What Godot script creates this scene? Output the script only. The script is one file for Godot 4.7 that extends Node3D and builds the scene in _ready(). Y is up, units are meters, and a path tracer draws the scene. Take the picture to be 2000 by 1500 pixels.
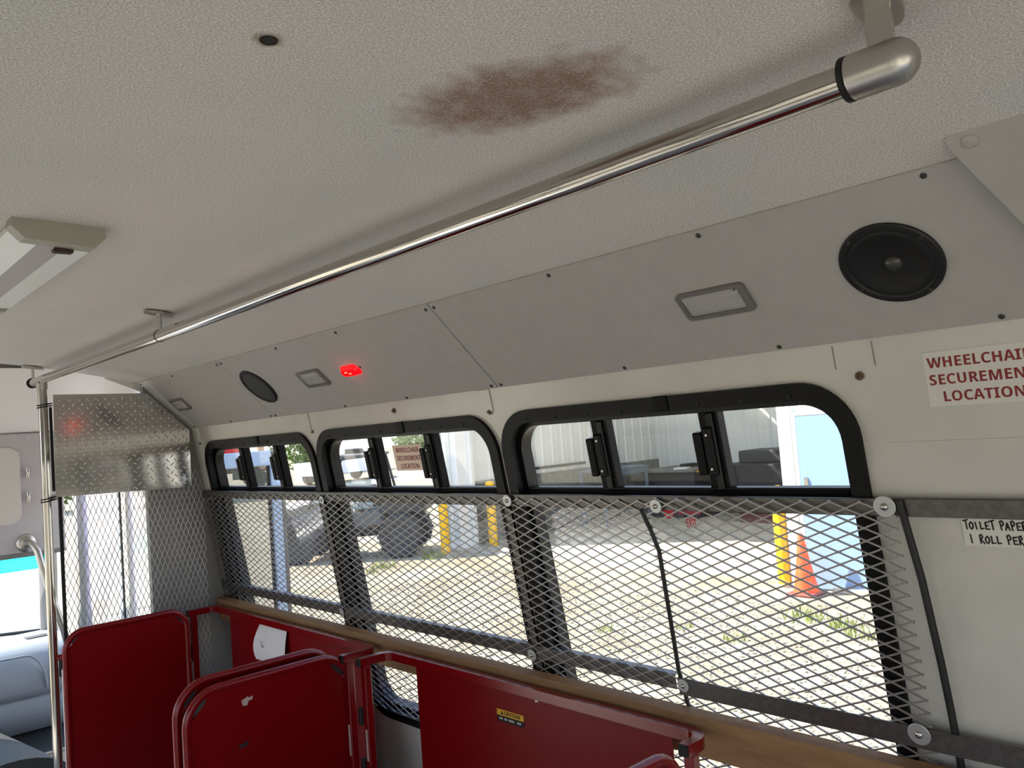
extends Node3D

# The inside of a converted shuttle bus, looking forward and to the right at the windowed side wall.
# y = 0 is the gravel lot, the bus floor lies at 0.75 and the lens at 2.2.  x runs to the right wall, -z to the front of the bus.
const EYE := 2.2
const FLOOR := 0.75
const TILT := 0.16840                    # the side walls lean in by 9.65 degrees
var M := {}
var taken := {}
var rng := RandomNumberGenerator.new()
var TW: Transform3D                      # right wall: x = world z, y = up the wall, z = out of the wall into the bus; origin at the foot of the cove
var TC: Transform3D                      # right cove panels: the same for the sloping strip under the ceiling
var TL: Transform3D                      # left wall, mirrored: x = minus world z


# ---------------------------------------------------------------- geometry
class Geo:
	var v := PackedVector3Array()
	var n := PackedVector3Array()
	var uv := PackedVector2Array()
	var uv2 := PackedVector2Array()
	var with_uv := false
	var xf := Transform3D()

	func tri(a: Vector3, b: Vector3, c: Vector3, na: Vector3, nb: Vector3, nc: Vector3, ua := Vector2.ZERO, ub := Vector2.ZERO, uc := Vector2.ZERO) -> void:
		var pa := xf * a
		var pb := xf * b
		var pc := xf * c
		var qa := (xf.basis * na).normalized()
		var qb := (xf.basis * nb).normalized()
		var qc := (xf.basis * nc).normalized()
		if (pb - pa).cross(pc - pa).dot(qa + qb + qc) > 0.0:
			v.append_array([pa, pc, pb])
			n.append_array([qa, qc, qb])
			uv.append_array([ua, uc, ub])
		else:
			v.append_array([pa, pb, pc])
			n.append_array([qa, qb, qc])
			uv.append_array([ua, ub, uc])

	func quad(a: Vector3, b: Vector3, c: Vector3, d: Vector3, m: Vector3) -> void:
		tri(a, b, c, m, m, m)
		tri(a, c, d, m, m, m)

	func quad4(a: Vector3, b: Vector3, c: Vector3, d: Vector3, na: Vector3, nb: Vector3, nc: Vector3, nd: Vector3) -> void:
		tri(a, b, c, na, nb, nc)
		tri(a, c, d, na, nc, nd)

	func face(a: Vector3, b: Vector3, c: Vector3, d: Vector3, away_from: Vector3) -> void:
		var m := (b - a).cross(c - a).normalized()
		if m.dot((a + c) * 0.5 - away_from) < 0.0:
			m = -m
		quad(a, b, c, d, m)

	# a box given by its centre and size, its edges cut off by ch
	func box(c: Vector3, s: Vector3, ch := 0.0) -> Geo:
		var h := s * 0.5
		var q := minf(ch, minf(h.x, minf(h.y, h.z)) * 0.9)
		for ax in 3:
			var b := (ax + 1) % 3
			var d := (ax + 2) % 3
			for sg in [-1.0, 1.0]:
				var m := Vector3.ZERO
				m[ax] = sg
				var p: Array[Vector3] = []
				for k in [[-1.0, -1.0], [1.0, -1.0], [1.0, 1.0], [-1.0, 1.0]]:
					var w := Vector3.ZERO
					w[ax] = sg * h[ax]
					w[b] = k[0] * (h[b] - q)
					w[d] = k[1] * (h[d] - q)
					p.append(c + w)
				quad(p[0], p[1], p[2], p[3], m)
			if q > 0.0:
				for s1 in [-1.0, 1.0]:
					for s2 in [-1.0, 1.0]:
						var e: Array[Vector3] = []
						for k in [[-1.0, 0], [1.0, 0], [1.0, 1], [-1.0, 1]]:
							var w := Vector3.ZERO
							w[ax] = k[0] * (h[ax] - q)
							w[b] = s1 * (h[b] if k[1] == 0 else h[b] - q)
							w[d] = s2 * (h[d] - q if k[1] == 0 else h[d])
							e.append(c + w)
						var m2 := Vector3.ZERO
						m2[b] = s1
						m2[d] = s2
						quad(e[0], e[1], e[2], e[3], m2.normalized())
		if q > 0.0:
			for sx in [-1.0, 1.0]:
				for sy in [-1.0, 1.0]:
					for sz in [-1.0, 1.0]:
						var g := Vector3(sx, sy, sz)
						tri(c + g * Vector3(h.x, h.y - q, h.z - q), c + g * Vector3(h.x - q, h.y, h.z - q), c + g * Vector3(h.x - q, h.y - q, h.z), g, g, g)
		return self

	func tube(p: Array, r: float, sides := 12, caps := true, squash := 1.0) -> Geo:
		var last := p.size() - 1
		var up := Vector3.UP
		var d0: Vector3 = (p[1] - p[0]).normalized()
		if absf(d0.dot(up)) > 0.95:
			up = Vector3.RIGHT
		var a := (up - d0 * up.dot(d0)).normalized()
		var rings := []
		for i in p.size():
			var d: Vector3 = ((p[mini(i + 1, last)] - p[i]).normalized() + (p[i] - p[maxi(i - 1, 0)]).normalized()).normalized()
			a = (a - d * a.dot(d)).normalized()
			var b := d.cross(a)
			var ring: Array[Vector3] = []
			for k in sides:
				var t := TAU * k / sides
				ring.append(a * cos(t) + b * sin(t) * squash)
			rings.append(ring)
			if caps and (i == 0 or i == last):
				var m := -d if i == 0 else d
				for k in sides:
					tri(p[i], p[i] + ring[k] * r, p[i] + ring[(k + 1) % sides] * r, m, m, m)
		for i in last:
			for k in sides:
				var k2 := (k + 1) % sides
				quad4(p[i] + rings[i][k] * r, p[i] + rings[i][k2] * r, p[i + 1] + rings[i + 1][k2] * r, p[i + 1] + rings[i + 1][k] * r, rings[i][k], rings[i][k2], rings[i + 1][k2], rings[i + 1][k])
		return self

	# a profile of (radius, height) turned about the y axis
	func lathe(prof: Array, seg := 20, smooth := false) -> Geo:
		var nn: Array[Vector2] = []
		for i in prof.size() - 1:
			var d: Vector2 = prof[i + 1] - prof[i]
			nn.append(Vector2(d.y, -d.x).normalized())
		for i in prof.size() - 1:
			var m0 := nn[i]
			var m1 := nn[i]
			if smooth:
				m0 = (nn[maxi(i - 1, 0)] + nn[i]).normalized()
				m1 = (nn[mini(i + 1, nn.size() - 1)] + nn[i]).normalized()
			for k in seg:
				var t0 := TAU * k / seg
				var t1 := TAU * (k + 1) / seg
				var e0 := Vector3(cos(t0), 0, sin(t0))
				var e1 := Vector3(cos(t1), 0, sin(t1))
				var q0: Vector2 = prof[i]
				var q1: Vector2 = prof[i + 1]
				var up := Vector3.UP
				var a := e0 * q0.x + up * q0.y
				var b := e1 * q0.x + up * q0.y
				var c := e1 * q1.x + up * q1.y
				var d := e0 * q1.x + up * q1.y
				if q0.x > 1e-6:
					tri(a, b, c, e0 * m0.x + up * m0.y, e1 * m0.x + up * m0.y, e1 * m1.x + up * m1.y)
				if q1.x > 1e-6:
					tri(a, c, d, e0 * m0.x + up * m0.y, e1 * m1.x + up * m1.y, e0 * m1.x + up * m1.y)
		return self

	# an outline in x, y drawn out from z0 to z1
	func extr(poly: PackedVector2Array, z0: float, z1: float, smooth_deg := 35.0) -> Geo:
		var idx := Geometry2D.triangulate_polygon(poly)
		for i in range(0, idx.size(), 3):
			for zz in [[z0, -1.0], [z1, 1.0]]:
				var m := Vector3(0, 0, zz[1] * signf(z1 - z0))
				tri(Vector3(poly[idx[i]].x, poly[idx[i]].y, zz[0]), Vector3(poly[idx[i + 1]].x, poly[idx[i + 1]].y, zz[0]), Vector3(poly[idx[i + 2]].x, poly[idx[i + 2]].y, zz[0]), m, m, m)
		side(poly, z0, z1, smooth_deg, false)
		return self

	func side(poly: PackedVector2Array, z0: float, z1: float, smooth_deg := 35.0, inward := false) -> void:
		var cw := Geometry2D.is_polygon_clockwise(poly)
		var k := poly.size()
		var nn: Array[Vector2] = []
		for i in k:
			var d := poly[(i + 1) % k] - poly[i]
			var m := Vector2(d.y, -d.x).normalized()
			if cw != inward:
				m = -m
			nn.append(m)
		var lim := cos(deg_to_rad(smooth_deg))
		for i in k:
			var j := (i + 1) % k
			var m0 := nn[i]
			var m1 := nn[i]
			if nn[(i + k - 1) % k].dot(nn[i]) > lim:
				m0 = (nn[(i + k - 1) % k] + nn[i]).normalized()
			if nn[j].dot(nn[i]) > lim:
				m1 = (nn[j] + nn[i]).normalized()
			var a := Vector3(poly[i].x, poly[i].y, z0)
			var b := Vector3(poly[j].x, poly[j].y, z0)
			var c := Vector3(poly[j].x, poly[j].y, z1)
			var d2 := Vector3(poly[i].x, poly[i].y, z1)
			quad4(a, b, c, d2, Vector3(m0.x, m0.y, 0), Vector3(m1.x, m1.y, 0), Vector3(m1.x, m1.y, 0), Vector3(m0.x, m0.y, 0))

	# the band between two outlines of as many points
	func ring(outer: PackedVector2Array, inner: PackedVector2Array, z0: float, z1: float) -> Geo:
		var k := outer.size()
		for i in k:
			var j := (i + 1) % k
			for zz in [[z0, -1.0], [z1, 1.0]]:
				var m := Vector3(0, 0, zz[1] * signf(z1 - z0))
				quad(Vector3(outer[i].x, outer[i].y, zz[0]), Vector3(outer[j].x, outer[j].y, zz[0]), Vector3(inner[j].x, inner[j].y, zz[0]), Vector3(inner[i].x, inner[i].y, zz[0]), m)
		side(outer, z0, z1)
		side(inner, z0, z1, 35.0, true)
		return self

	func mesh() -> ArrayMesh:
		var a := []
		a.resize(Mesh.ARRAY_MAX)
		a[Mesh.ARRAY_VERTEX] = v
		a[Mesh.ARRAY_NORMAL] = n
		if with_uv:
			a[Mesh.ARRAY_TEX_UV] = uv
			if uv2.size() == v.size():
				a[Mesh.ARRAY_TEX_UV2] = uv2
		var m := ArrayMesh.new()
		m.add_surface_from_arrays(Mesh.PRIMITIVE_TRIANGLES, a)
		return m


func geo(t := Transform3D()) -> Geo:
	var g := Geo.new()
	g.xf = t
	return g


# rounded rectangle; r = radii of the corners bottom-left, bottom-right, top-right, top-left
func rrect(x0: float, y0: float, x1: float, y1: float, r: Array, seg := 8) -> PackedVector2Array:
	var p := PackedVector2Array()
	var c := [Vector2(x0 + r[0], y0 + r[0]), Vector2(x1 - r[1], y0 + r[1]), Vector2(x1 - r[2], y1 - r[2]), Vector2(x0 + r[3], y1 - r[3])]
	for k in 4:
		for i in seg + 1:
			var t := PI + PI / 2 * k + PI / 2 * i / seg
			p.append(c[k] + Vector2(cos(t), sin(t)) * maxf(r[k], 1e-4))
	return p


func circle(c: Vector2, r: float, seg := 24) -> PackedVector2Array:
	var p := PackedVector2Array()
	for i in seg:
		p.append(c + Vector2(cos(TAU * i / seg), sin(TAU * i / seg)) * r)
	return p


# ---------------------------------------------------------------- naming
func numbered(called: String) -> String:
	var k: int = taken.get(called, 0)
	taken[called] = k + 1
	return called if k == 0 else "%s_%03d" % [called, k]


func tag(o: Node3D, label: String, category := "", group := "", kind := "") -> Node3D:
	if label:
		o.set_meta("label", label)
	if category:
		o.set_meta("category", category)
	if group:
		o.set_meta("group", group)
	if kind:
		o.set_meta("kind", kind)
	return o


func thing(called: String, label: String, category: String, at := Transform3D(), group := "") -> Node3D:
	var o := Node3D.new()
	o.name = numbered(called)
	add_child(o)
	o.transform = at
	return tag(o, label, category, group)


func part(called: String, g: Geo, m: Material, parent: Node3D, label := "") -> MeshInstance3D:
	return put(called, g.mesh(), m, parent, label)


func put(called: String, mesh: Mesh, m: Material, parent: Node3D, label := "") -> MeshInstance3D:
	var o := MeshInstance3D.new()
	o.name = called
	o.mesh = mesh
	o.material_override = m
	if label:
		o.set_meta("label", label)
	parent.add_child(o, true)
	return o


func single(called: String, g: Geo, m: Material, label: String, category: String, at := Transform3D(), group := "") -> MeshInstance3D:
	var o := put(numbered(called), g.mesh(), m, self)
	o.transform = at
	tag(o, label, category, group)
	return o


func struct(called: String, g: Geo, m: Material, label := "", at := Transform3D()) -> MeshInstance3D:
	var o := put(called, g.mesh(), m, self)
	o.transform = at
	tag(o, label, "", "", "structure")
	return o


func structure(called: String, label := "", at := Transform3D()) -> Node3D:
	var o := Node3D.new()
	o.name = called
	add_child(o)
	o.transform = at
	return tag(o, label, "", "", "structure")


func lie(t: Transform3D, x: float, y: float, z := 0.0) -> Transform3D:
	return t.translated_local(Vector3(x, y, z))


func text(called: String, words: String, height: float, m: Material, parent: Node3D, at: Transform3D, bold := true, stretch := 1.0, align := HORIZONTAL_ALIGNMENT_CENTER) -> MeshInstance3D:
	var f := SystemFont.new()
	f.font_names = PackedStringArray(["Droid Sans"])
	f.font_weight = 700 if bold else 400
	var t := TextMesh.new()
	t.text = words
	t.font = f
	t.font_size = 64
	t.pixel_size = height / (64.0 * 0.714)
	t.depth = 0.0006
	t.curve_step = 1.0
	t.horizontal_alignment = align
	t.vertical_alignment = VERTICAL_ALIGNMENT_CENTER
	var o := put(called, t, m, parent)
	o.transform = at.scaled_local(Vector3(stretch, 1, 1))
	return o


# ---------------------------------------------------------------- materials
func mat(c: Color, rough := 0.6, metal := 0.0, spec := 0.5) -> StandardMaterial3D:
	var m := StandardMaterial3D.new()
	m.albedo_color = c
	m.roughness = rough
	m.metallic = metal
	m.metallic_specular = spec
	return m


func noise_tex(freq: float, lo: Color, hi: Color, seed_ := 1, oct := 4, size := 512, kind := FastNoiseLite.TYPE_SIMPLEX_SMOOTH, mid := -1.0) -> NoiseTexture2D:
	var f := FastNoiseLite.new()
	f.seed = seed_
	f.noise_type = kind
	f.frequency = freq
	f.fractal_octaves = oct
	var t := NoiseTexture2D.new()
	t.width = size
	t.height = size
	t.seamless = true
	t.noise = f
	var r := Gradient.new()
	r.set_color(0, lo)
	r.set_color(1, hi)
	if mid > 0.0:
		r.set_offset(0, mid - 0.12)
		r.set_offset(1, mid + 0.12)
	t.color_ramp = r
	return t


func bump_tex(freq: float, seed_ := 5, oct := 3, size := 256, kind := FastNoiseLite.TYPE_SIMPLEX) -> NoiseTexture2D:
	return noise_tex(freq, Color.BLACK, Color.WHITE, seed_, oct, size, kind)


# grain and mottling without UVs: colour texture repeated every `metres`
func grained(m: StandardMaterial3D, t: Texture2D, metres: float, world := true) -> StandardMaterial3D:
	m.albedo_texture = t
	m.uv1_triplanar = true
	m.uv1_world_triplanar = world
	m.uv1_scale = Vector3.ONE / metres
	return m


func relief(m: StandardMaterial3D, t: Texture2D, cm: float) -> StandardMaterial3D:
	m.heightmap_enabled = true
	m.heightmap_texture = t
	m.heightmap_scale = cm
	return m


func pane_mat(c: Color, alpha: float, rough := 0.0) -> StandardMaterial3D:
	var m := StandardMaterial3D.new()
	m.transparency = BaseMaterial3D.TRANSPARENCY_ALPHA
	m.albedo_color = Color(c, alpha)
	m.roughness = rough
	return m


func materials() -> void:
	M.frp = grained(mat(Color(0.77, 0.76, 0.73), 0.16), noise_tex(0.01, Color(0.95, 0.95, 0.95), Color(1, 1, 1), 3), 0.9)
	M.floor = grained(mat(Color(0.78, 0.775, 0.76), 0.5), noise_tex(0.03, Color(0.85, 0.85, 0.85), Color(1, 1, 1), 14), 0.8)
	M.lower = grained(mat(Color(0.77, 0.76, 0.73), 0.55), noise_tex(0.012, Color(0.94, 0.94, 0.94), Color(1, 1, 1), 4), 0.7)
	# grey textured vinyl, plainly greyer than the fibreglass below it and the carpet above it
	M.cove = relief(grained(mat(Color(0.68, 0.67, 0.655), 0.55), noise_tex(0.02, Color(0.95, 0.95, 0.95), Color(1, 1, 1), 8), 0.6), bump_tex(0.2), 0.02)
	M.cap = mat(Color(0.94, 0.92, 0.905), 0.35)
	M.cab = grained(mat(Color(0.78, 0.765, 0.775), 0.55), noise_tex(0.05, Color(0.95, 0.95, 0.95), Color(1, 1, 1), 9), 0.4)
	M.dash = relief(mat(Color(0.56, 0.58, 0.61), 0.45), bump_tex(0.2, 3), 0.01)
	M.bulk = mat(Color(0.52, 0.515, 0.50), 0.5)
	M.rubber = mat(Color(0.05, 0.05, 0.052), 0.55)
	M.frame = mat(Color(0.035, 0.035, 0.037), 0.45, 0.0, 0.3)
	M.frame_edge = mat(Color(0.06, 0.06, 0.062), 0.35, 0.0, 0.35)
	M.sash = mat(Color(0.022, 0.022, 0.024), 0.45, 0.0, 0.25)
	M.tint = pane_mat(Color(0.02, 0.025, 0.025), 0.15)
	M.clear = pane_mat(Color(0.6, 0.62, 0.65), 0.04)
	M.doorglass = pane_mat(Color(0.75, 0.72, 0.9), 0.16)
	M.band = pane_mat(Color(0.05, 0.72, 0.78), 0.0)
	M.band.refraction_enabled = true
	M.band.refraction_scale = 0.0005
	M.steel = mat(Color(0.74, 0.725, 0.70), 0.10, 1.0)
	M.satin = mat(Color(0.74, 0.73, 0.71), 0.32, 1.0)
	M.galv = grained(mat(Color(0.46, 0.45, 0.44), 0.42, 0.85), noise_tex(0.03, Color(0.78, 0.78, 0.78), Color(1, 1, 1), 11, 3, 256, FastNoiseLite.TYPE_CELLULAR), 0.12)
	M.zinc = mat(Color(0.72, 0.73, 0.73), 0.4, 0.7)
	M.mesh_steel = mat(Color(0.60, 0.585, 0.57), 0.42, 0.7)
	M.mesh_zinc = mat(Color(0.66, 0.65, 0.64), 0.4, 0.65)
	M.plate = mat(Color(0.78, 0.77, 0.75), 0.13, 1.0)
	M.screw = mat(Color(0.30, 0.29, 0.27), 0.45, 0.6)
	M.brass = mat(Color(0.42, 0.36, 0.28), 0.4, 0.8)
	M.red = relief(mat(Color(0.45, 0.0, 0.018), 0.35, 0.0, 0.3), bump_tex(0.02, 6, 2), 0.02)
	M.red_edge = mat(Color(0.46, 0.006, 0.03), 0.22)
	M.scrape = mat(Color(0.72, 0.66, 0.62), 0.6)
	M.black = mat(Color(0.02, 0.02, 0.02), 0.7)
	M.black_cone = mat(Color(0.025, 0.025, 0.027), 0.6)
	M.wood = grained(mat(Color(0.64, 0.50, 0.35), 0.65), wood_tex(), 1.0, false)
	M.paper = mat(Color(0.85, 0.85, 0.86), 0.7)
	M.white = mat(Color(0.88, 0.87, 0.84), 0.5)
	M.sticker = mat(Color(0.80, 0.79, 0.755), 0.4)
	M.sign_back = mat(Color(0.78, 0.74, 0.70), 0.6)
	M.sign_back.backlight_enabled = true
	M.sign_back.backlight = Color(0.9, 0.82, 0.74)
	M.sign_red = mat(Color(0.48, 0.06, 0.09), 0.5)
	M.marker = mat(Color(0.03, 0.028, 0.02), 0.6)
	M.yellow = mat(Color(0.82, 0.62, 0.05), 0.5)
	M.exit_red = mat(Color(0.85, 0.02, 0.22), 0.5)
	M.lens = pane_mat(Color(0.75, 0.75, 0.74), 0.32, 0.12)
	M.lampback = mat(Color(0.84, 0.83, 0.82), 0.22, 0.5)
	M.bezel = mat(Color(0.50, 0.48, 0.47), 0.3, 0.3)
	M.lamp_white = mat(Color(0.90, 0.91, 0.90), 0.35)
	M.lamp_grey = mat(Color(0.68, 0.66, 0.66), 0.45)
	M.lamp_end = mat(Color(0.64, 0.63, 0.57), 0.5)
	M.red_lens = mat(Color(0.9, 0.02, 0.05), 0.15)
	M.red_lens.emission_enabled = true
	M.red_lens.emission = Color(1.0, 0.02, 0.06)
	M.red_lens.emission_energy_multiplier = 1.1
	M.led = mat(Color(1, 0.5, 0.4), 0.3)
	M.led.emission_enabled = true
	M.led.emission = Color(1.0, 0.35, 0.2)
	M.led.emission_energy_multiplier = 3.0
	# outside
	M.gravel = grained(mat(Color(0.85, 0.825, 0.76), 0.95, 0.0, 0.2), noise_tex(0.09, Color(0.66, 0.64, 0.58), Color(1, 1, 1), 21, 5, 1024), 2.4)
	M.gravel.detail_enabled = true
	M.gravel.detail_albedo = noise_tex(0.012, Color(0.82, 0.80, 0.76), Color(1, 1, 1), 22, 4, 512)
	M.gravel.detail_blend_mode = BaseMaterial3D.BLEND_MODE_MUL
	M.gravel.detail_uv_layer = BaseMaterial3D.DETAIL_UV_2
	M.gravel.uv2_triplanar = true
	M.gravel.uv2_world_triplanar = true
	M.gravel.uv2_scale = Vector3.ONE / 9.0
	M.stone = mat(Color(0.74, 0.71, 0.65), 0.9, 0.0, 0.2)
	M.stone.vertex_color_use_as_albedo = true
	M.concrete = grained(mat(Color(0.79, 0.76, 0.69), 0.8), noise_tex(0.02, Color(0.82, 0.82, 0.82), Color(1, 1, 1), 23, 5), 3.0)
	M.stem = grained(mat(Color(0.50, 0.50, 0.48), 0.85), noise_tex(0.02, Color(0.8, 0.8, 0.8), Color(1, 1, 1), 24, 5), 1.5)
	M.siding = mat(Color(0.86, 0.87, 0.86), 0.45)
	M.added_skylight = mat(Color(0.93, 0.94, 0.92), 0.6)
	M.added_skylight.backlight_enabled = true
	M.added_skylight.backlight = Color(0.95, 0.96, 0.94)
	M.siding_rib = mat(Color(0.88, 0.89, 0.88), 0.45)
	M.post_white = mat(Color(0.90, 0.90, 0.89), 0.5)
	M.blue_door = mat(Color(0.53, 0.64, 0.78), 0.45)
	M.pale_blue = mat(Color(0.70, 0.77, 0.86), 0.4)
	M.bollard = mat(Color(0.95, 0.74, 0.03), 0.45)
	M.cone = mat(Color(0.97, 0.37, 0.14), 0.5)
	M.cone_base = mat(Color(0.55, 0.30, 0.26), 0.7)
	M.grass = mat(Color(0.50, 0.56, 0.28), 0.8, 0.0, 0.2)
	M.grass.backlight_enabled = true
	M.grass.backlight = Color(0.30, 0.36, 0.12)
	M.leaf = mat(Color(0.36, 0.46, 0.22), 0.7, 0.0, 0.2)
	M.leaf.backlight_enabled = true
	M.leaf.backlight = Color(0.25, 0.32, 0.12)
	M.bark = mat(Color(0.36, 0.30, 0.25), 0.9)
	M.tyre = mat(Color(0.26, 0.26, 0.262), 0.95)
	M.buggy_grey = mat(Color(0.37, 0.375, 0.38), 0.8)  # buggy body grey, made lighter for a hazy look
	M.dark = mat(Color(0.20, 0.205, 0.21), 0.6)
	M.darker = mat(Color(0.11, 0.11, 0.12), 0.6)
	M.carwhite = mat(Color(0.92, 0.92, 0.92), 0.2)
	M.carglass = mat(Color(0.12, 0.14, 0.16), 0.05)
	M.orange = mat(Color(0.95, 0.50, 0.04), 0.3)
	M.carred = mat(Color(0.72, 0.10, 0.13), 0.4)
	M.tan = mat(Color(0.70, 0.57, 0.45), 0.6)
	M.bench = mat(Color(0.42, 0.47, 0.52), 0.5)
	M.green = mat(Color(0.42, 0.80, 0.20), 0.4)


# growth lines of a sawn board: long streaks along x
func wood_tex() -> ImageTexture:
	var f := FastNoiseLite.new()
	f.seed = 31
	f.frequency = 1.0
	var im := Image.create(1024, 256, false, Image.FORMAT_RGB8)
	for y in 256:
		for x in 1024:
			var k := f.get_noise_2d(x * 0.004, y * 0.09) * 0.6 + f.get_noise_2d(x * 0.02 + 90.0, y * 0.45) * 0.4
			var c := 0.86 + 0.14 * k
			im.set_pixel(x, y, Color(c, c * (0.97 + 0.03 * k), c * (0.93 + 0.05 * k)))
	return ImageTexture.create_from_image(im)


# the headliner: pale ribbed carpet with blotches, one brown water stain and a rusty ring round the bolt hole
func carpet_tex() -> ImageTexture:
	var w := 1792
	var h := 640
	var big := FastNoiseLite.new()
	big.seed = 41
	big.frequency = 2.2
	big.fractal_octaves = 3
	var fine := FastNoiseLite.new()
	fine.seed = 42
	fine.frequency = 150.0
	fine.fractal_octaves = 2
	var edge := FastNoiseLite.new()
	edge.seed = 43
	edge.frequency = 22.0
	edge.fractal_octaves = 4
	var im := Image.create(w, h, false, Image.FORMAT_RGB8)
	var base := Color(0.94, 0.935, 0.92)
	var warm := Color(0.945, 0.915, 0.89)
	var stain := Color(0.64, 0.52, 0.455)
	var d := Vector2(0.30, 0.954)
	for j in h:
		var x := 1.3 * (j + 0.5) / h
		for i in w:
			var z := -4.0 + 4.2 * (i + 0.5) / w
			var b := big.get_noise_2d(x, z)
			var c := base.lerp(warm, clampf(0.5 + b, 0.0, 1.0))
			c *= 1.0 + 0.05 * fine.get_noise_2d(x, z) + 0.03 * b
			var p := Vector2(x - 0.733, z + 0.752)
			var e := Vector2(p.dot(d) / 0.172, p.dot(Vector2(-d.y, d.x)) / 0.088).length() + 0.26 * edge.get_noise_2d(x, z)
			if e < 1.15:
				var k := clampf((1.12 - e) / 0.62, 0.0, 1.0) * (0.88 + 0.30 * edge.get_noise_2d(x + 7.0, z))
				c = c.lerp(stain, clampf(k + 0.5 * fine.get_noise_2d(x, z) * k, 0.0, 1.0))
			var q := Vector2(x - 0.425, z + 0.817).length()
			if q < 0.028:
				c = c.lerp(Color(0.60, 0.54, 0.45), clampf((0.02 - q) / 0.012 + 0.4 * edge.get_noise_2d(x * 2, z * 2), 0.0, 0.6))
			im.set_pixel(i, j, c)
	return ImageTexture.create_from_image(im)


# ---------------------------------------------------------------- the bus shell
func ceil_y(x: float) -> float:
	return EYE + 0.45 - 0.123 * pow(x - 0.33, 2)


func frames() -> void:
	var s := sin(TILT)
	var c := cos(TILT)
	TW = Transform3D(Basis(Vector3(0, 0, 1), Vector3(-s, c, 0), Vector3(-c, -s, 0)), Vector3(1.5, EYE + 0.12, 0))
	TC = Transform3D(Basis(Vector3(0, 0, 1), Vector3(-0.71455, 0.69958, 0), Vector3(-0.69958, -0.71455, 0)), Vector3(1.5, EYE + 0.12, 0))
	TL = Transform3D(Basis(Vector3(0, 0, -1), Vector3(s, c, 0), Vector3(c, -s, 0)), Vector3(-0.84, EYE + 0.12, 0))


func window_cell(g: Geo, x0: float, x1: float, y0: float, y1: float, hole: PackedVector2Array, z0: float, z1: float) -> void:
	var q := hole.size() / 4
	var lo := hole[0].y
	var hi := hole[0].y
	var l := hole[0].x
	var r := hole[0].x
	for p in hole:
		lo = minf(lo, p.y)
		hi = maxf(hi, p.y)
		l = minf(l, p.x)
		r = maxf(r, p.x)
	var m := (l + r) * 0.5
	var a := PackedVector2Array([Vector2(x0, y0), Vector2(m, y0), Vector2(m, lo)])
	for i in q:
		a.append(hole[q - 1 - i])
	for i in q:
		a.append(hole[4 * q - 1 - i])
	a.append_array([Vector2(m, hi), Vector2(m, y1), Vector2(x0, y1)])
	g.extr(a, z0, z1)
	var b := PackedVector2Array([Vector2(x1, y0), Vector2(x1, y1), Vector2(m, y1), Vector2(m, hi)])
	for i in q:
		b.append(hole[3 * q - 1 - i])
	for i in q:
		b.append(hole[2 * q - 1 - i])
	b.append_array([Vector2(m, lo), Vector2(m, y0)])
	g.extr(b, z0, z1)


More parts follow.
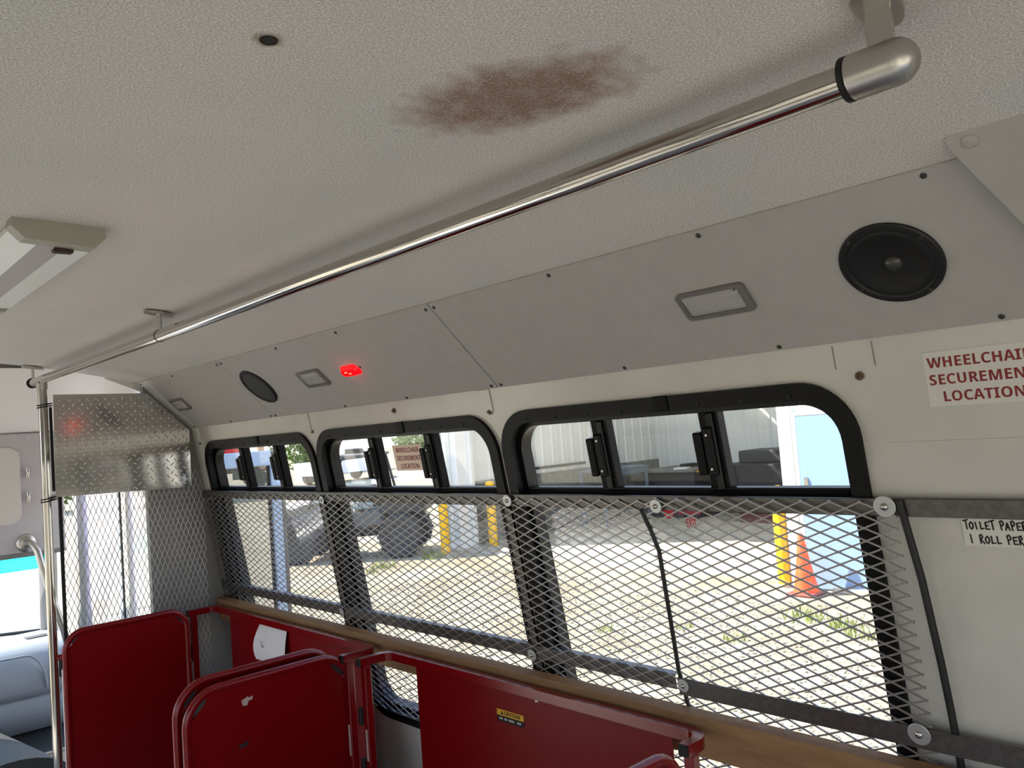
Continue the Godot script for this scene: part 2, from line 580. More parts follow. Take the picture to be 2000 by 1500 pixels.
func shell() -> void:
	# floor, unseen, coloured pale to bounce light onto the ceiling
	struct("floor", geo().box(Vector3(0.4, 0.70, -1.7), Vector3(2.72, 0.10, 8.0)), M.floor, "floor of the bus, made pale to bounce light upwards")
	# headliner
	var g := geo()
	g.with_uv = true
	var nx := 28
	for i in nx:
		var xa := -0.616 + 1.892 * i / nx
		var xb := -0.616 + 1.892 * (i + 1) / nx
		var na := Vector3(-0.246 * (xa - 0.33), -1, 0).normalized()
		var nb := Vector3(-0.246 * (xb - 0.33), -1, 0).normalized()
		for k in 12:
			var za := -3.93 + 6.23 * k / 12
			var zb := -3.93 + 6.23 * (k + 1) / 12
			var a := Vector3(xa, ceil_y(xa), za)
			var b := Vector3(xb, ceil_y(xb), za)
			var c := Vector3(xb, ceil_y(xb), zb)
			var d := Vector3(xa, ceil_y(xa), zb)
			var ua := Vector2((za + 4.0) / 4.2, xa / 1.3)
			var ub := Vector2((za + 4.0) / 4.2, xb / 1.3)
			var uc := Vector2((zb + 4.0) / 4.2, xb / 1.3)
			var ud := Vector2((zb + 4.0) / 4.2, xa / 1.3)
			g.tri(a, b, c, na, nb, nb, ua, ub, uc)
			g.tri(a, c, d, na, nb, na, ua, uc, ud)
	for p in g.v:
		g.uv2.append(Vector2(p.x, p.z) * 5.0)
	var m := mat(Color.WHITE, 0.95, 0.0, 0.2)
	m.albedo_texture = carpet_tex()
	m.texture_repeat = false
	m.rim_enabled = true
	m.rim = 0.3
	var ceiling := struct("ceiling", g, m, "pale carpet headliner with a brown water stain")
	# tufts of the carpet: relief on its own material would need a second map, so the pile is in the detail layer
	m.detail_enabled = true
	m.detail_albedo = noise_tex(0.11, Color(0.68, 0.68, 0.68), Color(1, 1, 1), 44, 3, 512)
	m.detail_blend_mode = BaseMaterial3D.BLEND_MODE_MUL
	m.detail_uv_layer = BaseMaterial3D.DETAIL_UV_2
	m.texture_repeat = true
	# bolt hole: a shallow dark cup with a ragged rim
	var hx := geo(Transform3D(Basis(), Vector3(0.425, ceil_y(0.425) - 0.001, -0.817)))
	hx.lathe([Vector2(0.0, 0.0004), Vector2(0.0085, 0.0002), Vector2(0.0095, -0.0012), Vector2(0.0105, 0.0015)], 13)
	part("bolt_hole", hx, mat(Color(0.16, 0.15, 0.13), 0.9), ceiling, "dark bolt hole")
	# roof skin outside the headliner and the coves
	g = geo()
	var prof: Array[Vector2] = [Vector2(1.56, EYE + 0.10), Vector2(1.32, EYE + 0.40)]
	for i in 13:
		var x := 1.24 - 1.82 * i / 12
		prof.append(Vector2(x, ceil_y(x) + 0.06))
	prof.append(Vector2(-0.66, EYE + 0.40))
	prof.append(Vector2(-0.90, EYE + 0.10))
	for i in prof.size() - 1:
		var d2 := prof[i + 1] - prof[i]
		var up := Vector3(d2.y, -d2.x, 0).normalized()
		if up.y < 0:
			up = -up
		g.quad(Vector3(prof[i].x, prof[i].y, -3.95), Vector3(prof[i + 1].x, prof[i + 1].y, -3.95), Vector3(prof[i + 1].x, prof[i + 1].y, 2.36), Vector3(prof[i].x, prof[i].y, 2.36), up)
	struct("roof", g, M.cap, "white outer skin of the bus roof")
	# side walls
	for side in 2:
		var t := TW if side == 0 else TL
		var w := structure("wall_right" if side == 0 else "wall_left", "off-white fibreglass side wall with windows", t)
		g = geo()
		var cells := [[-3.90, -2.7475, -3.26], [-2.7475, -1.7225, -2.235], [-1.7225, -0.69, -1.21]]
		if side == 1:
			cells = [[-0.69, 0.69, 0.0], [0.69, 1.7225, 1.21], [1.7225, 2.7475, 2.235], [2.7475, 3.90, 3.26]]
		for c in cells:
			window_cell(g, c[0], c[1], -1.64, 0.02, rrect(c[2] - 0.475, -1.12, c[2] + 0.475, -0.095, [0.09, 0.09, 0.09, 0.09]), -0.045, 0.0)
		if side == 0:
			g.box(Vector3(0.815, -0.15, -0.0225), Vector3(3.01, 0.34, 0.045))
			var lo := geo()
			lo.box(Vector3(0.815, -0.98, -0.0235), Vector3(3.01, 1.32, 0.045))
			part("upper_panel", g, M.frp, w)
			part("lower_panel", lo, M.lower, w, "matt lower wall panel")
			# thin seams and covers of the wall panels over the window posts
			for z in [-1.752, -2.776, -3.80]:
				part("cover_strip", geo().box(Vector3(z, -0.035, 0.002), Vector3(0.05, 0.065, 0.003), 0.0014), M.frp, w)
			part("panel_seam", geo().box(Vector3(0.1, -0.198, 0.0006), Vector3(1.52, 0.0025, 0.0012)), M.lower, w)
			for z in [-0.735, -0.66]:
				part("panel_seam", geo().box(Vector3(z, -0.03, 0.0006), Vector3(0.002, 0.045, 0.0012)), M.bulk, w)
			for q in [[-2.202, -0.032, 0.009], [-1.742, -0.066, 0.009], [-0.692, -0.069, 0.0085], [-2.745, -0.074, 0.006], [-3.795, -0.078, 0.006]]:
				var b := geo(Transform3D(Basis(Vector3.RIGHT, PI / 2), Vector3(q[0], q[1], 0.0)))
				b.lathe([Vector2(q[2], 0.0), Vector2(q[2], 0.003), Vector2(q[2] * 0.62, 0.0035), Vector2(q[2] * 0.55, 0.008), Vector2(q[2] * 0.3, 0.009), Vector2(0.0, 0.006)], 14)
				part("wall_bolt", b, M.brass, w, "small rusty wall bolt")
		else:
			g.box(Vector3(-2.15, -0.81, -0.0225), Vector3(0.3, 1.66, 0.045))
			g.box(Vector3(-1.35, -0.03, -0.0225), Vector3(1.32, 0.10, 0.045))  # header over an unseen doorway gap, added to light the ceiling
			part("upper_panel", g, M.frp, w)
	# left cove, mirrored
	g = geo()
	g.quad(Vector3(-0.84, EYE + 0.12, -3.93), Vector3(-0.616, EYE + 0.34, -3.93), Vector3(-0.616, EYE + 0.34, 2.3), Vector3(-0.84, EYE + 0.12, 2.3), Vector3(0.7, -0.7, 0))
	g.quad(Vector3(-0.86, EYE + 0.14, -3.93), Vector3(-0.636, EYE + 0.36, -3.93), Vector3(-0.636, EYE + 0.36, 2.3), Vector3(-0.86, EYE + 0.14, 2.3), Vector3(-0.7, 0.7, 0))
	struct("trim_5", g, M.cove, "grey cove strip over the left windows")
	# rear wall with an unseen doorway, added open to let light in
	g = geo(Transform3D(Basis(), Vector3(0, 0, 2.30)))
	g.extr(PackedVector2Array([Vector2(-1.15, FLOOR), Vector2(-0.30, FLOOR), Vector2(-0.30, 2.42), Vector2(0.95, 2.42), Vector2(0.95, FLOOR), Vector2(1.8, FLOOR), Vector2(1.5, EYE + 0.12), Vector2(1.276, EYE + 0.34), Vector2(0.33, EYE + 0.46), Vector2(-0.616, EYE + 0.34), Vector2(-0.84, EYE + 0.12)]), 0.0, 0.05)
	struct("wall_rear", g, M.frp, "rear wall round an unseen doorway added open for light")
	# grey bulkhead return beside the front doorway
	g = geo(Transform3D(Basis(), Vector3(0, 0, -3.90)))
	g.extr(PackedVector2Array([Vector2(1.29, FLOOR), Vector2(1.80, FLOOR), Vector2(1.52, EYE + 0.12), Vector2(1.29, EYE + 0.345)]), 0.0, 0.035)
	struct("wall_front", g, M.bulk, "grey bulkhead panel behind the front mesh")


# ---------------------------------------------------------------- cove panels with screws
func screw_shape(r: float) -> Geo:
	var g := geo(Transform3D(Basis(Vector3.RIGHT, PI / 2), Vector3.ZERO))
	g.lathe([Vector2(r, 0.0), Vector2(r, 0.0012), Vector2(r * 0.8, 0.0024), Vector2(r * 0.35, 0.0026), Vector2(r * 0.3, 0.0016), Vector2(0.0, 0.0014)], 12)
	return g


func coves() -> void:
	var sm := screw_shape(0.0052).mesh()
	var rows := [
		[-1.681, -0.30, [[-0.461, 0.305], [-0.858, 0.305], [-1.247, 0.305], [-1.667, 0.300], [-0.44, 0.012], [-0.835, 0.012], [-1.229, 0.012], [-1.662, 0.012]], "long grey cove panel that carries the open speaker"],
		[-3.000, -1.685, [[-1.702, 0.300], [-2.151, 0.303], [-2.537, 0.303], [-2.984, 0.300], [-1.702, 0.012], [-2.103, 0.011], [-2.468, 0.011], [-2.982, 0.012]], "grey cove panel that carries the red lamp and the oval-looking grilled speaker"],
		[-3.885, -3.004, [[-3.022, 0.300], [-3.472, 0.302], [-3.86, 0.30], [-3.022, 0.012], [-3.396, 0.011], [-3.80, 0.011]], "short grey cove panel next to the diamond plate"],
	]
	var k := 1
	for r in rows:
		var w := structure("trim_%d" % k, r[3], TC)
		k += 1
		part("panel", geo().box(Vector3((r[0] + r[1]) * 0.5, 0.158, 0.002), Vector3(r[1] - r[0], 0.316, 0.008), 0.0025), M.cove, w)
		for q in r[2]:
			var s := put("screw", sm, M.screw, w)
			s.position = Vector3(q[0], q[1], 0.006)
	# padded panel over the rear door, lapping the cove
	var w2 := structure("trim_4", "thick grey pad lapping over the rear end of the cove", TC)
	var p := PackedVector2Array([Vector2(-0.400, 0.345), Vector2(-0.290, 0.02), Vector2(0.9, 0.02), Vector2(0.9, 0.378), Vector2(-0.395, 0.378), Vector2(-0.405, 0.370)])
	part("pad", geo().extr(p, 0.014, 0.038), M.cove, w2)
	var cap := geo(Transform3D(Basis(Vector3.RIGHT, PI / 2), Vector3(-0.376, 0.358, 0.038)))
	cap.lathe([Vector2(0.011, 0.0), Vector2(0.0105, 0.002), Vector2(0.008, 0.0032), Vector2(0.0, 0.0036)], 20, true)
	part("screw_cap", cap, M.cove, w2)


# ---------------------------------------------------------------- sliding windows
func build_window(num: int, t: Transform3D, c: float, label: String, detailed := true) -> Node3D:
	var w := structure("window_%d" % num, label, lie(t, c, -0.07))
	var o := rrect(-0.503, -1.075, 0.503, 0.0, [0.115, 0.115, 0.115, 0.115], 10)
	var i1 := rrect(-0.468, -1.045, 0.468, -0.034, [0.085, 0.085, 0.085, 0.085], 10)
	var i2 := rrect(-0.455, -1.03, 0.455, -0.048, [0.075, 0.075, 0.075, 0.075], 10)
	var fr := part("frame", geo().ring(o, i1, -0.055, 0.012), M.frame, w)
	part("inner_frame", geo().ring(i1, i2, -0.055, -0.016), M.frame_edge, w)
	part("transom", geo().box(Vector3(0, -0.234, -0.028), Vector3(0.92, 0.024, 0.05), 0.003), M.sash, w)
	part("sill_rail", geo().box(Vector3(0, -0.2195, -0.018), Vector3(0.91, 0.006, 0.012), 0.001), M.frame_edge, w)
	for s in [-0.16, 0.16]:
		var d := part("divider", geo().box(Vector3(s, -0.135, -0.030), Vector3(0.05, 0.18, 0.030), 0.003), M.sash, w)
		if detailed:
			part("divider_rib", geo().box(Vector3(s + 0.006, -0.135, -0.012), Vector3(0.018, 0.176, 0.008), 0.003), M.frame_edge, d)
			part("latch", geo().box(Vector3(s - 0.026, -0.137, -0.008), Vector3(0.022, 0.096, 0.022), 0.003), M.sash, d)
			part("latch_plate", geo().box(Vector3(s - 0.001, -0.133, -0.005), Vector3(0.022, 0.108, 0.012), 0.003), M.frame, d)
			for yy in [-0.095, -0.171]:
				var rv := screw_shape(0.0034)
				var rn := put("rivet", rv.mesh(), M.steel, d)
				rn.position = Vector3(s + 0.001, yy, 0.001)
	for q in [[-0.457, -0.18, -0.036], [-0.165, 0.165, -0.044], [0.18, 0.457, -0.036]]:
		part("pane", geo().box(Vector3((q[0] + q[1]) * 0.5, -0.135, q[2]), Vector3(q[1] - q[0], 0.19, 0.004)), M.tint, w)
	part("pane", geo().box(Vector3(0, -0.64, -0.040), Vector3(0.92, 0.80, 0.004)), M.tint, w)
	if detailed:
		for k in 8:
			var s2 := put("frame_screw", screw_shape(0.004).mesh(), M.rubber, fr)
			s2.position = Vector3(-0.38 + 0.108 * k, -0.024, 0.012)
		part("joint_clip", geo().box(Vector3(0.062, -0.016, 0.0125), Vector3(0.040, 0.036, 0.007), 0.002), M.sash, fr)
	return w


# ---------------------------------------------------------------- expanded metal
# diamonds lie with their long way along x; returned in the x, y plane, z outwards
func diamond_mesh(w: float, h: float, lwd: float, swd: float, sw: float, st: float) -> Geo:
	var g := geo()
	var nx := int(round(w / (lwd * 0.5)))
	var ny := int(round(h / (swd * 0.5)))
	for i in nx + 1:
		for j in ny + 1:
			if (i + j) % 2:
				continue
			var a := Vector3(i * lwd * 0.5, j * swd * 0.5, 0)
			if i < nx:
				for dj in [-1, 1]:
					if j + dj < 0 or j + dj > ny:
						continue
					strand(g, a, a + Vector3(lwd * 0.5, swd * 0.5 * dj, 0), sw, st)
			var bl := lwd * 0.11
			g.box(a, Vector3(bl, sw * 1.5, st * 1.1))
	return g


func strand(g: Geo, a: Vector3, b: Vector3, w: float, t: float) -> void:
	var d := (b - a).normalized()
	var s := Vector3(-d.y, d.x, 0) * w * 0.5
	var u := Vector3(0, 0, t * 0.5)
	g.quad(a - s + u, b - s + u, b + s + u, a + s + u, Vector3(0, 0, 1))
	g.quad(a - s - u, b - s - u, b + s - u, a + s - u, Vector3(0, 0, -1))
	g.quad(a + s - u, b + s - u, b + s + u, a + s + u, s.normalized())
	g.quad(a - s - u, b - s - u, b - s + u, a - s + u, -s.normalized())


func washer(at: Transform3D, r: float, label: String, group: String) -> void:
	var w := thing("fender_washer", label, "washer", at, group)
	var t := Transform3D(Basis(Vector3.RIGHT, PI / 2), Vector3.ZERO)
	part("disc", geo(t).lathe([Vector2(r, 0.0), Vector2(r, 0.0016), Vector2(r - 0.001, 0.0022), Vector2(r * 0.32, 0.0022), Vector2(r * 0.3, 0.0)], 28), M.zinc, w)
	part("bolt_head", geo(t).lathe([Vector2(r * 0.36, 0.0022), Vector2(r * 0.36, 0.0035), Vector2(r * 0.26, 0.0065), Vector2(0.0, 0.0075)], 14, true), M.steel, w)


func guard() -> void:
	# the two sheets
	var left := diamond_mesh(2.64, 0.80, 0.060, 0.0252, 0.0028, 0.0022)
	var a := single("expanded_metal_sheet", left, M.mesh_steel, "long expanded steel mesh sheet bolted over the two front windows", "mesh", lie(TW, -3.868, -1.103, 0.0225))
	var right := diamond_mesh(0.57, 0.80, 0.060, 0.0252, 0.0032, 0.0026)
	single("expanded_metal_sheet", right, M.mesh_steel, "short expanded steel mesh sheet over the rearmost window beside the grey wall", "mesh", lie(TW, -1.232, -1.097, 0.0255))
	single("expanded_metal_sheet", left, M.mesh_steel, "expanded steel mesh sheet over the left windows", "mesh", lie(TL, 1.2, -1.118, 0.0225))
	a.set_meta("label", "long expanded steel mesh sheet bolted over the two front windows")
	# flat bars
	single("flat_bar", geo().box(Vector3.ZERO, Vector3(4.0, 0.034, 0.006), 0.0012), M.galv, "galvanised flat bar running level under the sliding panes", "bar", lie(TW, -1.87, -0.3150, 0.016))
	var lb := geo()
	lb.box(Vector3(0, 0, 0), Vector3(2.62, 0.038, 0.004), 0.001)
	lb.box(Vector3(0, 0.018, -0.008), Vector3(2.62, 0.003, 0.016), 0.001)
	single("angle_bar", lb, M.galv, "galvanised angle bar behind the long mesh just above the wooden rail", "bar", lie(TW, -2.56, -0.755, 0.0185))
	single("flat_bar", geo().box(Vector3.ZERO, Vector3(1.35, 0.042, 0.005), 0.001), M.galv, "galvanised flat bar across the front of the short mesh above the wooden rail", "bar", lie(TW, -0.56, -0.757, 0.0295))
	for q in [[-1.737, "between the rearmost and the middle window"], [-2.762, "between the middle and the front window"], [-3.80, "at the bulkhead end of the long mesh"]]:
		single("upright_strap", geo().box(Vector3.ZERO, Vector3(0.026 if q[0] > -3.0 else 0.04, 0.47, 0.004), 0.001), M.galv, "upright galvanised strap " + q[1], "strap", lie(TW, q[0], -0.575, 0.013))
	# washers
	for q in [[-2.740, -0.326, 0.0155, "big washer and bolt on the level bar between the front and middle windows"], [-1.715, -0.314, 0.0165, "big washer and bolt on the level bar between the middle and rearmost windows"], [-1.204, -0.320, 0.0165, "big washer and bolt on the level bar over the lap of the two mesh sheets"], [-0.676, -0.311, 0.0205, "big washer and bolt on the level bar beside the grey wall"]]:
		washer(lie(TW, q[0], q[1], 0.0265), q[2], q[3], "washers on the level bar")
	for q in [[-2.775, -0.759, 0.015, "washer and bolt on the angle bar between the front and middle windows", 0.0245], [-1.745, -0.764, 0.0165, "washer and bolt on the angle bar between the middle and rearmost windows", 0.0245], [-1.219, -0.753, 0.0155, "washer and bolt where the lower bars meet over the mesh lap", 0.0325], [-0.683, -0.748, 0.021, "big washer and bolt on the lower flat bar beside the grey wall", 0.0325]]:
		washer(lie(TW, q[0], q[1], q[4]), q[2], q[3], "washers on the lower bars")
	# black rubber edging of the short sheet
	var e := geo().tube([Vector3(-1.250, -0.328, 0.026), Vector3(-1.230, -0.380, 0.028), Vector3(-1.217, -0.427, 0.029), Vector3(-1.222, -0.582, 0.029), Vector3(-1.230, -0.72, 0.025), Vector3(-1.222, -0.80, 0.025), Vector3(-1.212, -0.83, 0.025)], 0.0052, 8)
	single("rubber_edging", e, M.rubber, "black rubber edging down the lap of the two mesh sheets", "edging", TW)
	e = geo().tube([Vector3(-0.650, -0.300, 0.022), Vector3(-0.633, -0.445, 0.024), Vector3(-0.624, -0.60, 0.025), Vector3(-0.622, -0.70, 0.022), Vector3(-0.622, -1.10, 0.016)], 0.0072, 8)
	single("rubber_edging", e, M.rubber, "black rubber edging of the short mesh sheet against the grey wall", "edging", TW)
	# sawn rail
	single("wooden_rail", geo().box(Vector3.ZERO, Vector3(4.1, 0.100, 0.036), 0.002), M.wood, "sawn softwood board running along the mesh above the red panels", "rail", lie(TW, -1.82, -0.854, 0.046))


# ---------------------------------------------------------------- red folding partitions
func gate_outline(x0: float, x1: float, y0: float, y1: float, r0: float, r1: float) -> PackedVector2Array:
	return rrect(x0, y0, x1, y1, [0.02, 0.02, r1, r0], 10)


# a sheet in a bent tube: hangs across the bus
func gate(label: String, at: Vector3, wide: float, tall: float, r0: float, r1: float) -> Node3D:
	var t := thing("red_gate", label, "gate", Transform3D(Basis(), at), "red folding gates")
	var out := gate_outline(0.0, wide, 0.0, tall, r0, r1)
	var p := []
	for q in out:
		p.append(Vector3(q.x, q.y, 0))
	p.append(p[0])
	part("tube_frame", geo().tube(p, 0.0125, 10, false), M.red_edge, t)
	# sheet with its top corners cut off, leaving the small openings inside the bends
	var cut := PackedVector2Array([Vector2(0.006, 0.01), Vector2(wide - 0.006, 0.01), Vector2(wide - 0.006, tall - r1 * 0.92), Vector2(wide - r1 * 0.78, tall - 0.006), Vector2(r0 * 0.78, tall - 0.006), Vector2(0.006, tall - r0 * 0.92)])
	part("sheet", geo().extr(cut, -0.001, 0.0012), M.red, t)
	for k in 2:
		var rr: float = [r0, r1][k]
		var cx: float = [0.0, wide][k]
		var sg: float = [1.0, -1.0][k]
		var slot := geo()
		var c := Vector2(cx + sg * rr * 0.40, tall - rr * 0.42)
		var u := Vector2(sg, 1).normalized()
		var pl := PackedVector2Array()
		for i in 14:
			var an := TAU * i / 14
			pl.append(c + u * cos(an) * rr * 0.30 + Vector2(-u.y, u.x) * sin(an) * rr * 0.09)
		slot.extr(pl, 0.0010, 0.0018)
		part("corner_gusset", slot, M.darker if k == 1 else M.dark, t)
	return t


# the long panel at the wall: sheet, top tube whose ends bend into the bus, and two posts with plugs
func side_panel(label: String, z0: float, z1: float, bend0: float, bend1: float) -> Node3D:
	var tall := 0.735
	var t := thing("red_side_panel", label, "panel", Transform3D(Basis(), Vector3(1.545, FLOOR, (z0 + z1) * 0.5)), "red side panels along the wall")
	var h := (z1 - z0) * 0.5
	var p := []
	for k in 9:
		var a := PI / 2 * k / 8
		p.append(Vector3(-0.045 + 0.045 * sin(a), tall, -h + 0.045 - 0.045 * cos(a)))
	var q := []
	for k in 9:
		var a := PI / 2 * k / 8
		q.append(Vector3(-0.045 + 0.045 * cos(a), tall, h - 0.045 + 0.045 * sin(a)))
	p = [Vector3(-bend0, tall, -h)] + p + q + [Vector3(-bend1, tall, h)]
	part("top_tube", square_tube(p, 0.026), M.red_edge, t)
	part("sheet", geo().box(Vector3(0.006, tall * 0.5 - 0.01, 0.02), Vector3(0.002, tall, 2.0 * h - 0.24)), M.red, t)
	for s in [[-h, bend0], [h, bend1]]:
		var pst := part("post", geo().box(Vector3(-s[1] + 0.025, tall * 0.5 - 0.008, s[0]), Vector3(0.026, tall - 0.01, 0.026), 0.003), M.red_edge, t)
		part("end_plug", geo().box(Vector3(-s[1] - 0.002, tall, s[0]), Vector3(0.006, 0.025, 0.025), 0.002), M.black, t, "black plastic tube plug")
		for yy in [0.56, 0.40]:
			part("hinge", geo().box(Vector3(-s[1] + 0.010, yy, s[0] - 0.018), Vector3(0.020, 0.055, 0.018), 0.003), M.darker, pst)
		part("bare_scrape", geo().box(Vector3(-s[1] + 0.0115, 0.47, s[0] + 0.002), Vector3(0.0012, 0.10, 0.010)), M.scrape, pst)
	return t


func square_tube(p: Array, w: float) -> Geo:
	var g := geo()
	for i in p.size() - 1:
		var a: Vector3 = p[i]
		var b: Vector3 = p[i + 1]
		var d0: Vector3 = (b - p[maxi(i - 1, 0)]).normalized()
		var d1: Vector3 = (p[mini(i + 2, p.size() - 1)] - a).normalized()
		var s0 := d0.cross(Vector3.UP).normalized() * w * 0.5
		var s1 := d1.cross(Vector3.UP).normalized() * w * 0.5
		var u := Vector3.UP * w * 0.5
		g.quad4(a + s0 + u, b + s1 + u, b - s1 + u, a - s0 + u, Vector3.UP, Vector3.UP, Vector3.UP, Vector3.UP)
		g.quad4(a + s0 - u, b + s1 - u, b - s1 - u, a - s0 - u, -Vector3.UP, -Vector3.UP, -Vector3.UP, -Vector3.UP)
		g.quad4(a + s0 - u, b + s1 - u, b + s1 + u, a + s0 + u, s0.normalized(), s1.normalized(), s1.normalized(), s0.normalized())
		g.quad4(a - s0 - u, b - s1 - u, b - s1 + u, a - s0 + u, -s0.normalized(), -s1.normalized(), -s1.normalized(), -s0.normalized())
	return g


func partitions() -> void:
	side_panel("red steel side panel with the paper sheet taped on it", -3.80, -2.47, 0.13, 0.13)
	side_panel("red steel side panel with the yellow and black caution sticker", -2.38, -1.13, 0.12, 0.085)
	gate("red sheet gate standing in front of the front mesh beside the pole", Vector3(0.893, FLOOR, -3.71), 0.482, 0.772, 0.075, 0.075)
	gate("red gate leaf folded behind another, next to the caution-stickered panel", Vector3(0.895, FLOOR, -2.535), 0.53, 0.768, 0.10, 0.11)
	var g2 := gate("red gate leaf with a patch of chipped paint, folded in front of another", Vector3(0.900, FLOOR, -2.475), 0.545, 0.752, 0.10, 0.11)
	var chip := PackedVector2Array([Vector2(0.168, 0.694), Vector2(0.190, 0.702), Vector2(0.191, 0.697), Vector2(0.205, 0.700), Vector2(0.203, 0.690), Vector2(0.190, 0.688), Vector2(0.186, 0.676), Vector2(0.172, 0.678)])
	part("paint_chip", geo().extr(chip, 0.0010, 0.0018), M.scrape, g2, "bare chip in the red paint")
	part("paint_chip", geo().extr(PackedVector2Array([Vector2(0.15, 0.565), Vector2(0.185, 0.572), Vector2(0.18, 0.558), Vector2(0.155, 0.556)]), 0.0010, 0.0018), M.darker, g2, "dark scuff")
	gate("red gate whose rounded top corner shows below the bent tube end", Vector3(0.80, FLOOR, -1.085), 0.575, 0.772, 0.09, 0.07)
	# paper sheet, curling off the panel
	var g := geo()
	var rows := 8
	for i in rows:
		var a := float(i) / rows
		var b := float(i + 1) / rows
		for k in 6:
			var c := float(k) / 6
			var d := float(k + 1) / 6
			var f := func(u: float, w: float) -> Vector3:
				return Vector3(-0.004 - 0.030 * sin(w * 2.6) * (1.0 - 0.75 * u) - 0.012 * w, -0.142 * w, -0.118 + 0.236 * u)
			var p0: Vector3 = f.call(c, a)
			var p1: Vector3 = f.call(d, a)
			var p2: Vector3 = f.call(d, b)
			var p3: Vector3 = f.call(c, b)
			var m := (p1 - p0).cross(p3 - p0).normalized()
			if m.x > 0:
				m = -m
			g.quad(p0, p1, p2, p3, m)
	var sheet := thing("paper_sheet", "white paper sheet taped to the red side panel, curling away", "paper", Transform3D(Basis(), Vector3(1.548, EYE - 0.728, -3.225)))
	part("page", g, M.paper, sheet)
	part("tape", geo().box(Vector3(-0.004, -0.002, 0.0), Vector3(0.001, 0.016, 0.225)), M.lens, sheet)
	part("pencil_mark", geo().box(Vector3(-0.0395, -0.068, -0.045), Vector3(0.0008, 0.022, 0.003)), M.dark, sheet)
	part("pencil_mark", geo().box(Vector3(-0.0395, -0.079, -0.036), Vector3(0.0008, 0.003, 0.018)), M.dark, sheet)
	# caution sticker
	var st := thing("caution_sticker", "small yellow and black caution sticker on the red panel", "sticker", Transform3D(Basis(Vector3(0, 0, 1), Vector3(0, 1, 0), Vector3(-1, 0, 0)), Vector3(1.5495, EYE - 0.806, -1.795)))
	part("yellow_band", geo().box(Vector3(0, 0.008, 0.0004), Vector3(0.112, 0.017, 0.0006)), M.yellow, st)
	part("black_band", geo().box(Vector3(0, -0.009, 0.0004), Vector3(0.112, 0.017, 0.0006)), M.black, st)
	text("lettering", "CAUTION", 0.0105, M.black, st, Transform3D(Basis(), Vector3(0.008, 0.008, 0.0009)))
	part("warning_triangle", geo().extr(PackedVector2Array([Vector2(-0.040, 0.003), Vector2(-0.028, 0.003), Vector2(-0.034, 0.014)]), 0.0006, 0.0012), M.black, st)
	for q in [[-0.040, 0.014], [-0.020, 0.012], [0.004, 0.024], [0.036, 0.016]]:
		part("small_print", geo().box(Vector3(q[0], -0.0088, 0.0008), Vector3(q[1], 0.0055, 0.0004)), M.lamp_grey, st)
	# dab of pale tape
	single("tape_scrap", geo().box(Vector3.ZERO, Vector3(0.001, 0.026, 0.012)), M.sticker, "scrap of pale tape stuck on the red panel above the caution sticker", "tape", Transform3D(Basis(Vector3.RIGHT, -0.15), Vector3(1.5485, EYE - 0.728, -1.682)))


